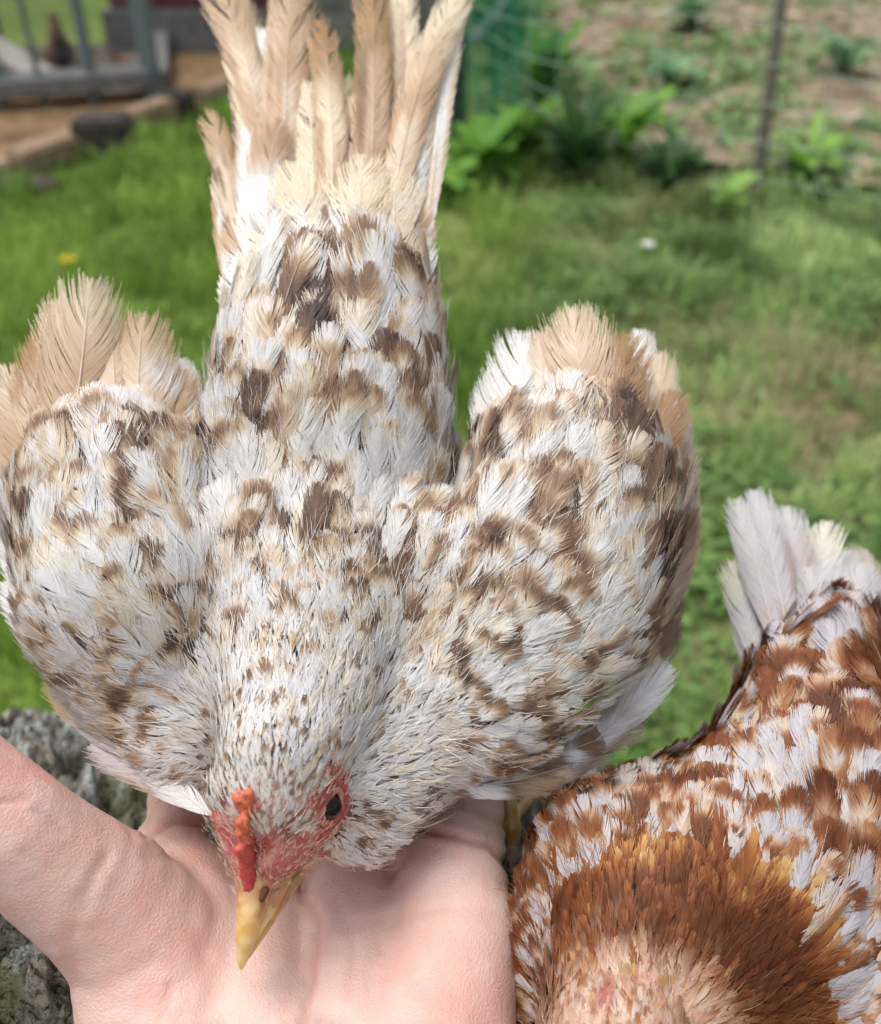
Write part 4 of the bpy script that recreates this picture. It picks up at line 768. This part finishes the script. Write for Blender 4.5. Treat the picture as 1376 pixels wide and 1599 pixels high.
def leaves(name, pos, dirv, L, W, col, rs, droop=.5, parent=None, up=.5, mt=None):
    """broad leaves: curved blades with a fold along the midrib"""
    m = len(pos); u = np.linspace(0, 1, 6)[None, :]; d = norm(np.array(dirv, float)); sd = norm(np.cross(d, [0, 0, 1.]))
    L = np.broadcast_to(L, (m,))[:, None]; W = np.broadcast_to(W, (m,))[:, None]; up = np.broadcast_to(up, (m,))[:, None]
    c = pos[:, None]+d[:, None]*(L*u)[..., None]+np.array([0, 0, 1.])*(L*(up*u-droop*u*u))[..., None]
    w = W*.5*np.sin(np.pi*np.clip(u*.93+.06, 0, 1))**.7
    e = c+sd[:, None]*w[..., None]+np.array([0, 0, .25])*w[..., None]; f = c-sd[:, None]*w[..., None]+np.array([0, 0, .25])*w[..., None]
    V = np.stack([e, c, f], 2).reshape(-1, 3); cc = np.broadcast_to(np.asarray(col)[:, None], (m, 18, 3)).reshape(-1, 3)
    b = (np.arange(m)[:, None]*18+np.arange(5)[None]*3).reshape(-1, 1)
    return mesh_np(name, V, np.concatenate([np.concatenate([b, b+1, b+4, b+3], 1), np.concatenate([b+1, b+2, b+5, b+4], 1)]), mt or M['grass'], parent, cc)
# clover and small weeds right of the hen
x, y = in_view(42000, .5, 3.6, rg); p = np.stack([x, y, gz(x, y)], -1)
k = lawn_ok(x, y) & (rg.random(len(x)) < sstep(0, .35, x-.04*y)) & (np.abs(y-LY+.15*x) > .3) & (rg.random(len(x)) > soilmask(p)) & (rg.random(len(x)) < sstep(.35, .6, fbm(p, 7, 33, 2))+.2)
p = p[k]; m = len(p); a = rg.uniform(0, 6.28, m); p[:, 2] += rg.uniform(.008, .04, m)
tag(leaves('clover', p, np.stack([np.cos(a), np.sin(a), 0*a], -1), rg.uniform(.014, .036, m), rg.uniform(.010, .020, m), mixc(np.array([.09, .19, .04])+0*p, np.array([.22, .34, .10])+0*p, rg.random(m)), rg, .4, up=rg.uniform(0, .6, m)), 'low clover and weeds in the lawn beside the garden fence', 'weeds', kind='stuff')

# garden bed beyond the net, with litter and weeds
def poly_sheet(name, pts, z, mt):
    v = np.array([[a, b, z] for a, b in pts]); return tag(mesh_np(name, v, np.array([list(range(len(pts)))]), mt, None), kind='structure')
poly_sheet('garden_bed', [(fA[0]+.25, fence_y(fA[0])+.1), (6, fence_y(6)+.1), (9, 14), (.9, 14), (fA[0]+.45, 5)], .034, M['soil'])
n = 5200; x = rg.uniform(.1, 5.5, n); y = rg.uniform(2.9, 9, n); k = (y > fence_y(x)+.1) & (x > .1+(y-3)*.06); x = x[k]; y = y[k]; p = np.stack([x, y, .04+0*x], -1)
wd = rg.random(len(x)) < sstep(.50, .60, fbm(p, 1.7, 51, 3))+.05; p2 = p[wd]; m = len(p2); a = rg.uniform(0, 6.28, m)
p2 = np.repeat(p2, 3, 0); a = rg.uniform(0, 6.28, 3*m); m *= 3
tag(leaves('bed_weeds', p2, np.stack([np.cos(a), np.sin(a), 0*a], -1), rg.uniform(.03, .09, m), rg.uniform(.02, .045, m), mixc(np.array([.12, .22, .06])+0*p2, np.array([.27, .38, .15])+0*p2, rg.random(m)), rg, .5, up=rg.uniform(.1, 1.0, m)), 'scattered young weeds on the brown garden bed', 'weeds', kind='stuff')
p3 = p[~wd]; m = len(p3); s_, f_ = spheres(p3, rg.uniform(.006, .03, m)*(rg.random(m)**1.5+.3)); 
s_ = (s_-np.repeat(p3, len(ICO_V), 0))*np.repeat(np.stack([rg.uniform(.7, 2.2, m), rg.uniform(.7, 1.6, m), rg.uniform(.3, .6, m)], -1), len(ICO_V), 0)+np.repeat(p3, len(ICO_V), 0)
tag(mesh_np('soil_clods', s_, f_, mat('clods', .95, .1, attr=True), None, np.repeat(mixc(np.array([.16, .11, .075])+0*p3, np.array([.48, .40, .29])+0*p3, rg.random(m)**1.6), len(ICO_V), 0)), 'pale stones, straw and clods scattered on the garden bed', 'soil', kind='stuff')

def box(name, a, b, w, h, mt, parent=None, bev=.004, roll=0):
    """bevelled bar from a to b, width w, height h"""
    a = np.array(a, float); b = np.array(b, float); bm = bmesh.new(); bmesh.ops.create_cube(bm, size=1)
    L = np.linalg.norm(b-a); bmesh.ops.scale(bm, vec=(w, h, L), verts=bm.verts); bmesh.ops.bevel(bm, geom=bm.edges[:], offset=min(bev, w*.2, h*.2), segments=2, affect='EDGES')
    q = Vector(b-a).to_track_quat('Z', 'Y'); bmesh.ops.rotate(bm, cent=(0, 0, 0), matrix=Matrix.Rotation(roll, 3, 'Z'), verts=bm.verts)
    for v in bm.verts: v.co = q @ v.co+Vector((a+b)/2)
    me = bpy.data.meshes.new(name); bm.to_mesh(me); bm.free(); me.materials.append(mt)
    o = bpy.data.objects.new(name, me); scene.collection.objects.link(o)
    if parent is not None: o.parent = parent; o.matrix_parent_inverse = Matrix.Translation(-Vector(parent.location))
    return o
def tubes(name, lines, r, mt, parent=None, sides=4):
    Vs, Fs, n = [], [], 0
    for l in lines:
        l = np.array(l); t = norm(np.gradient(l, axis=0)); s = norm(np.cross(t, [.3, .5, .8])); u = np.cross(t, s); k = len(l)
        th = np.arange(sides)*2*np.pi/sides
        V = (l[:, None]+r*(np.cos(th)[None, :, None]*s[:, None]+np.sin(th)[None, :, None]*u[:, None])).reshape(-1, 3)
        i = np.arange(k-1)[:, None]; j = np.arange(sides)[None]; Fs.append(np.stack([i*sides+j, i*sides+(j+1) % sides, (i+1)*sides+(j+1) % sides, (i+1)*sides+j], -1).reshape(-1, 4)+n); Vs.append(V); n += len(V)
    return mesh_np(name, np.vstack(Vs), np.vstack(Fs), mt, parent)
MP = mat('post_metal', .6, .4, col=(.07, .075, .06), noise=[(30, 4, .4, .7, (.13, .10, .07))])
MN = mat('net', .5, .3, col=(.40, .52, .40)); MG = mat('green_net', .5, .4, col=(.02, .30, .15), noise=[(20, 3, .4, .6, (.05, .42, .27))])
MGy = mat('grey_wood', .85, .2, col=(.15, .155, .155), noise=[(25, 5, .4, .7, (.26, .26, .25))]); MDk = mat('dark_block', .85, .2, col=(.05, .045, .045), noise=[(30, 4, .4, .7, (.10, .08, .07))])
MSt = mat('steel', .45, .5, col=(.17, .215, .225)); MBr = mat('timber', .9, .1, col=(.25, .17, .11), noise=[(20, 5, .4, .7, (.36, .29, .22))])
# T post of the garden fence
tp = empty('fence_post', fB, 'thin brown metal fence post leaning at the edge of the garden bed', 'fence post')
top = P(1226, -40, 3.02); top = fB+(top-fB)*1.9
dd = norm(top-fB); box('post_web', fB-dd*.1, top, .034, .010, MP, tp); box('post_flange', fB-dd*.1+[0, -.012, 0], top+[0, -.012, 0], .008, .026, MP, tp)
# garden netting
gn = empty('garden_net', (fA+fB)/2, 'sagging thin plastic garden netting strung along the front of the bed', 'netting')
ln = []; ex = 2.6
for k in range(10):
    z = .05+k*.105; s = np.linspace(0, ex, 70); sag = .035*np.sin(s*np.pi*2.1+k*.7)+.02*np.sin(s*9+k)
    ln.append(np.stack([fA[0]+(fB[0]-fA[0])*s, fA[1]+(fB[1]-fA[1])*s-.02+.02*np.sin(s*5+k), z+sag], -1))
for s in np.arange(0, ex, .105):
    z = np.linspace(.04, 1.0, 16); ln.append(np.stack([fA[0]+(fB[0]-fA[0])*s+.012*np.sin(z*9+s*7), fA[1]+(fB[1]-fA[1])*s-.02+0*z, z], -1))
tubes('net_mesh', ln, .0020, MN, gn)
# green net bunch at its post
gb = empty('green_netting', fA, 'bunched teal-green plastic netting hanging beside the tail of the pale hen', 'netting')
ln = []
for k in range(80):
    z = np.linspace(.04+.12*rg.random(), 1.25, 22); x0 = rg.uniform(-.10, .16); ph = rg.random()*6
    ln.append(np.stack([fA[0]+.06+x0*(.6+.5*z)+.02*np.sin(z*7+ph)+.01*np.sin(z*23+ph*2), fA[1]+rg.uniform(-.06, .1)+.02*np.cos(z*8+ph), z], -1))
for k in range(46):
    z0 = rg.uniform(.1, 1.2); s = np.linspace(-.12, .22, 14); ln.append(np.stack([fA[0]+.06+s, fA[1]+rg.uniform(-.05, .05)+0*s, z0+.04*np.sin(s*14+k)+.10*s*rg.normal()], -1))
tubes('net_strands', ln, .0013, MG, gb, 3)
n1p = empty('net_post', fA+[-.04, .02, 0], 'dark post holding the bunched green netting', 'post')
box('post', fA+[-.04, .02, -.05], fA+[-.05, .05, 1.3], .045, .035, MDk, n1p)
st = box('strap', P(735, 66, 3.2), P(806, -14, 3.2), .055, .012, MSt); tag(st, 'pale blue-grey strap slanting across the green netting', 'strap')
tag(box('wooden_board', P(520, -70, 4.6), P(662, -90, 4.6), .2, .02, MSt), 'grey board just above the frame between the tail feathers', 'board') if False else None

# broad leafed plants along the net
def plant(x, y, n, L, W, c0, c1, label, up=(.5, 1.4), nm='leafy_plant', group=None):
    g = G(x, y); a = np.arange(n)*2.4+rg.random()*6; e = empty(nm, g, label, 'plant', group)
    pos = np.repeat(g[None], n, 0)+np.stack([np.cos(a), np.sin(a), 0*a], -1)*.012; pos[:, 2] = .03
    lift_ = rg.uniform(0, L*.9, n); pos[:, 2] += lift_*.7
    leaves('leaf_cluster', pos, np.stack([np.cos(a), np.sin(a), 0*a], -1), rg.uniform(.6, 1.1, n)*L, rg.uniform(.7, 1.1, n)*W, mixc(np.array(c0)+np.zeros((n, 3)), np.array(c1)+np.zeros((n, 3)), rg.random(n)), rg, .45, e, up=rg.uniform(*up, n))
    tubes('stem', [np.stack([np.linspace(g[0], q[0], 4), np.linspace(g[1], q[1], 4), np.linspace(.0, q[2]+.005, 4)], -1) for q in pos[:12]], .0035, M['stem'], e)
    return e
M['stem'] = mat('stem', .6, .3, col=(.15, .28, .06))
YG, MGn, DG, BG = (.22, .42, .05), (.12, .28, .04), (.06, .13, .04), (.16, .30, .17)
plant(975, 262, 16, .16, .095, YG, MGn, 'tall yellow-green leafy plant growing through the net left of the brown post', (.6, 1.5))
plant(1255, 288, 12, .13, .06, YG, (.33, .50, .12), 'bright yellow-green leafy plant right of the brown post')
plant(1040, 312, 60, .11, .03, DG, (.06, .12, .045), 'dark green feathery plant at the foot of the net', (.5, 1.8))
plant(900, 292, 70, .14, .03, DG, (.06, .13, .05), 'dark feathery bush between the green netting and the yellow-green plant', (.6, 2.0))
plant(815, 262, 26, .15, .07, MGn, YG, 'green leafy plant just right of the bunched netting', (.4, 1.4))
plant(755, 290, 22, .14, .07, MGn, (.16, .33, .04), 'green leafy plant under the bunched netting', (.3, 1.2))
plant(700, 318, 20, .12, .06, MGn, (.2, .36, .05), 'green leafy plant right beside the tail feathers', (.3, 1.2))
plant(1135, 340, 8, .07, .05, YG, (.30, .45, .14), 'small pale green weed in the grass left of the post foot')
plant(850, 170, 30, .16, .08, BG, MGn, 'tall mixed green plant behind the netting', (.5, 2.0)); plant(1050, 150, 20, .12, .06, BG, (.25, .4, .18), 'green weed clump in the middle of the garden bed'); plant(1310, 130, 24, .14, .06, BG, (.25, .4, .18), 'green weed clump at the right of the garden bed')
plant(1075, 60, 24, .14, .07, BG, (.28, .42, .2), 'far green weed clump at the back of the garden bed'); plant(780, 110, 34, .2, .09, BG, MGn, 'tall green plant behind the teal netting', (.5, 2.2))
# flowers
def flower(x, y, col, r, lab, z=.05):
    g = G(x, y, z); e = empty('flower', g*[1, 1, 0], lab, 'flower'); n = 14; a = np.arange(n)*2*np.pi/n
    leaves('petals', np.repeat(g[None], n, 0), np.stack([np.cos(a), np.sin(a), 0*a], -1), r, r*.5, np.repeat([col], n, 0), rg, .2, e, up=.35)
    tubes('stem', [np.array([g*[1, 1, 0], g])[:, :]], .0015, M['stem'], e)
flower(106, 406, (.75, .58, .03), .022, 'single yellow dandelion in the lawn behind the left wing'); flower(1012, 382, (.75, .78, .72), .020, 'small white clover flower in the grass before the net')

# ---- chicken run and its surroundings, far left
def line(a, b, t): return a+(b-a)*t
poly_sheet('straw_bed', [(bA[0]-1.5, bord_y(bA[0]-1.5)), (bB[0]+.1, bord_y(bB[0]+.1)), (bB[0]+.1, 4.9), (bA[0]-1.5, 4.6)], .036, mat('straw', .95, .1, col=(.21, .135, .07), noise=[(20, 5, .4, .65, (.31, .22, .12)), (6, 3, .5, .7, (.14, .09, .06))]))
for k, (t0, t1, hh, ww) in enumerate([(-.4, .05, .07, .10), (.08, .42, .08, .10), (.56, .78, .09, .09), (.93, 1.1, .09, .1)]):
    a = line(bA, bB, t0); b = line(bA, bB, t1)
    tag(box('edging_timber', a+[0, 0, hh/2+.01], b+[0, 0, hh/2+.012], ww, hh, MBr, None, .01), ['weathered edging timber at the far left corner of the straw bed', 'weathered edging timber between the left frame edge and the dark block', 'weathered edging timber between the two dark blocks', 'short edging timber right of the second dark block'][k], 'timber', 'timbers edging the straw bed')
for (x, y, w, h, lb) in [(168, 245, .17, .13, 'larger dark block at the border of the lawn'), (280, 192, .12, .11, 'smaller dark block at the foot of the grey posts'), ]:
    g = G(x, y); tag(box('dark_block', g, g+[0, 0, h], w, w*.8, MDk, None, .012), lb, 'block')
for (x, y, r, lb) in [(30, 268, .05, 'round pale stone at the left of the straw bed'), (60, 300, .06, 'dark rounded stone before the border timber'), (12, 300, .07, 'dark stone at the left edge of the picture')]:
    g = G(x, y); v, f = spheres([g+[0, 0, r*.3]], [r]); v = (v-g)*[1.3, 1, .6]+g; v = v+norm(v-g)*((fbm(v, 16, 3, 3)-.5)*.03)[:, None]; tag(mesh_np('stone', v, f, MGy if r < .055 else MDk), lb, 'stone')
run = empty('chicken_run', G(165, 168), 'grey metal chicken run with upright posts and a wooden base rail', 'chicken run')
A0 = G(-120, 190); B0 = G(245, 168)
def up_at(g, z): return np.array([g[0], g[1], z])
box('base_rail', up_at(A0, .10), up_at(B0, .12), .14, .05, MGy, run)
box('rail', up_at(A0, .95), up_at(B0, .95), .04, .04, MSt, run)
for t, w in ((.0, .05), (.36, .025), (.52, .02), (.74, .035), (1.0, .06)):
    g = line(A0, B0, t); lean = np.array([-.05, 0, 0]); box('run_post', up_at(g, 0), up_at(g, 1.9)+lean*.5, w, w, MSt, run)
poly_sheet('run_floor', [(A0[0]-.6, A0[1]+.05), (B0[0], B0[1]+.05), (B0[0]-.2, B0[1]+.85), (A0[0]-.6, A0[1]+.85)], .045, mat('run_floor', .95, .1, col=(.10, .085, .07), noise=[(14, 5, .4, .7, (.19, .16, .13))]))
C0 = B0+np.array([-.35, 1.6, 0]); box('rail', up_at(B0, .10), up_at(C0, .1), .12, .05, MGy, run); box('run_post', up_at(C0, 0), up_at(C0, 1.8), .05, .05, MSt, run); box('run_post', up_at((B0+C0)/2, 0), up_at((B0+C0)/2, 1.8), .04, .04, MSt, run)
ln = []
for k in range(60):
    g = line(A0, B0, k/59); ln.append(np.array([up_at(g, .15), up_at(g, 1.0), up_at(g, 1.8)]))
for k in range(26): ln.append(np.array([up_at(A0, .15+k*.06), up_at((A0+B0)/2, .15+k*.06), up_at(B0, .15+k*.06)]))
tubes('wire_mesh', ln, .0012, MSt, run, 3)
tag(box('ramp_board', G(92, 156)+[0, 0, .06], P(-25, 62, 4.0), .12, .025, mat('pale_wood', .8, .2, col=(.50, .48, .44), noise=[(12, 4, .4, .7, (.36, .33, .3))])), 'pale weathered ramp board leaning inside the run', 'board')
cr = empty('coop', G(-40, 120), 'dark blue-grey coop corner at the left edge with pale trim', 'coop'); g = G(-40, 120)
MCo = mat('coop_paint', .7, .3, col=(.035, .045, .06)); box('wall', g+[-.12, .1, 0], g+[-.12, .1, 1.4], .36, .3, MCo, cr, .01)
MTr = mat('pale_trim', .7, .2, col=(.55, .56, .56))
for dx in (-.22, -.08, .04): box('trim', g+[dx, -.06, .1], g+[dx-.05, -.06, 1.4], .018, .012, MTr, cr)
sh = empty('shed', G(300, 92), 'maroon board shed with a pale grey base behind the run', 'shed'); g = G(330, 92)
MMr = mat('maroon', .75, .2, col=(.13, .045, .05), noise=[(8, 4, .4, .7, (.20, .09, .09))])
for k in range(9): box('cladding_board', g+[-.36+k*.075, 0, .20], g+[-.36+k*.075, 0, 1.9], .070, .03, MMr, sh, .003)
box('base', g+[-.06, 0.1, 0], g+[-.06, .1, .2], .74, .3, MGy, sh, .01); box('wall', g+[-.06, .42, .2], g+[-.06, .42, 1.9], .68, .75, MMr, sh, .01)
box('roof', g+[-.06, .38, 1.9], g+[-.06, .38, 1.96], .9, 1.0, MGy, sh, .01)
tag(box('leaning_slab', G(338, 108)+[0, 0, 0], P(305, -30, 5.0), .16, .03, MGy), 'pale grey slab leaning against the maroon shed', 'board')
gw = G(520, 92); tag(box('concrete_wall', gw+[-.0, .1, 0], gw+[-.0, .1, .7], .95, .2, mat('concrete', .9, .1, col=(.27, .26, .24), noise=[(9, 5, .4, .65, (.16, .15, .14)), (30, 4, .5, .7, (.36, .35, .32))]), None, .02), 'weathered grey concrete wall seen between the tail feathers', 'wall')
# far hens in the run (plain, blurred)
def far_hen(g, s, yaw, c1, c2, label):
    e = empty('hen', g, label, 'hen', 'hens in the far run'); R = Matrix.Rotation(yaw, 3, 'Z')
    T = lambda l: [tuple(np.array(R @ Vector((x*s, y*s, z*s)))+g)+(r*s,) for x, y, z, r in l]
    c = [(chain(T([(-.07, 0, .17, .06), (0, 0, .15, .075), (.07, 0, .17, .06), (.11, 0, .24, .032), (.125, 0, .29, .027)])), None, 1), (chain(T([(-.09, 0, .19, .045), (-.14, 0, .26, .03), (-.17, 0, .31, .014)])), None, 1)]
    V, q, t = blob(c, .008*s+.001, 4); mesh_np('body', V, [q, t] if len(t) else [q], M['hen_skin'], e, mixc(np.array(c1)+0*V, np.array(c2)+0*V, sstep(.4, .6, fbm(V, 14, 3, 2))))
    for sy in (-.03, .03): tubes('leg', [np.array([np.array(R @ Vector((.0, sy*s, z*s)))+g for z in (.1, .05, .0)])], .006*s, M['legm'], e)
    v, f = spheres([T([(.155, 0, .285, .01)])[0][:3]], [.010*s]); mesh_np('beak', v, f, M['legm'], e)
    v, f = spheres([T([(.12+.012*k, 0, .322, .01)])[0][:3] for k in range(3)], [.009*s]*3); mesh_np('comb', v, f, M['combm'], e)
M['legm'] = mat('legm', .5, .3, col=(.5, .32, .1)); M['combm'] = mat('combm', .5, .3, col=(.5, .05, .04))
far_hen(G(104, 128), .75, 1.9, (.22, .09, .05), (.04, .035, .035), 'small red-brown hen with black back inside the run')
far_hen(G(212, 133), .5, .3, (.34, .20, .16), (.18, .09, .06), 'small buff hen further right inside the run')
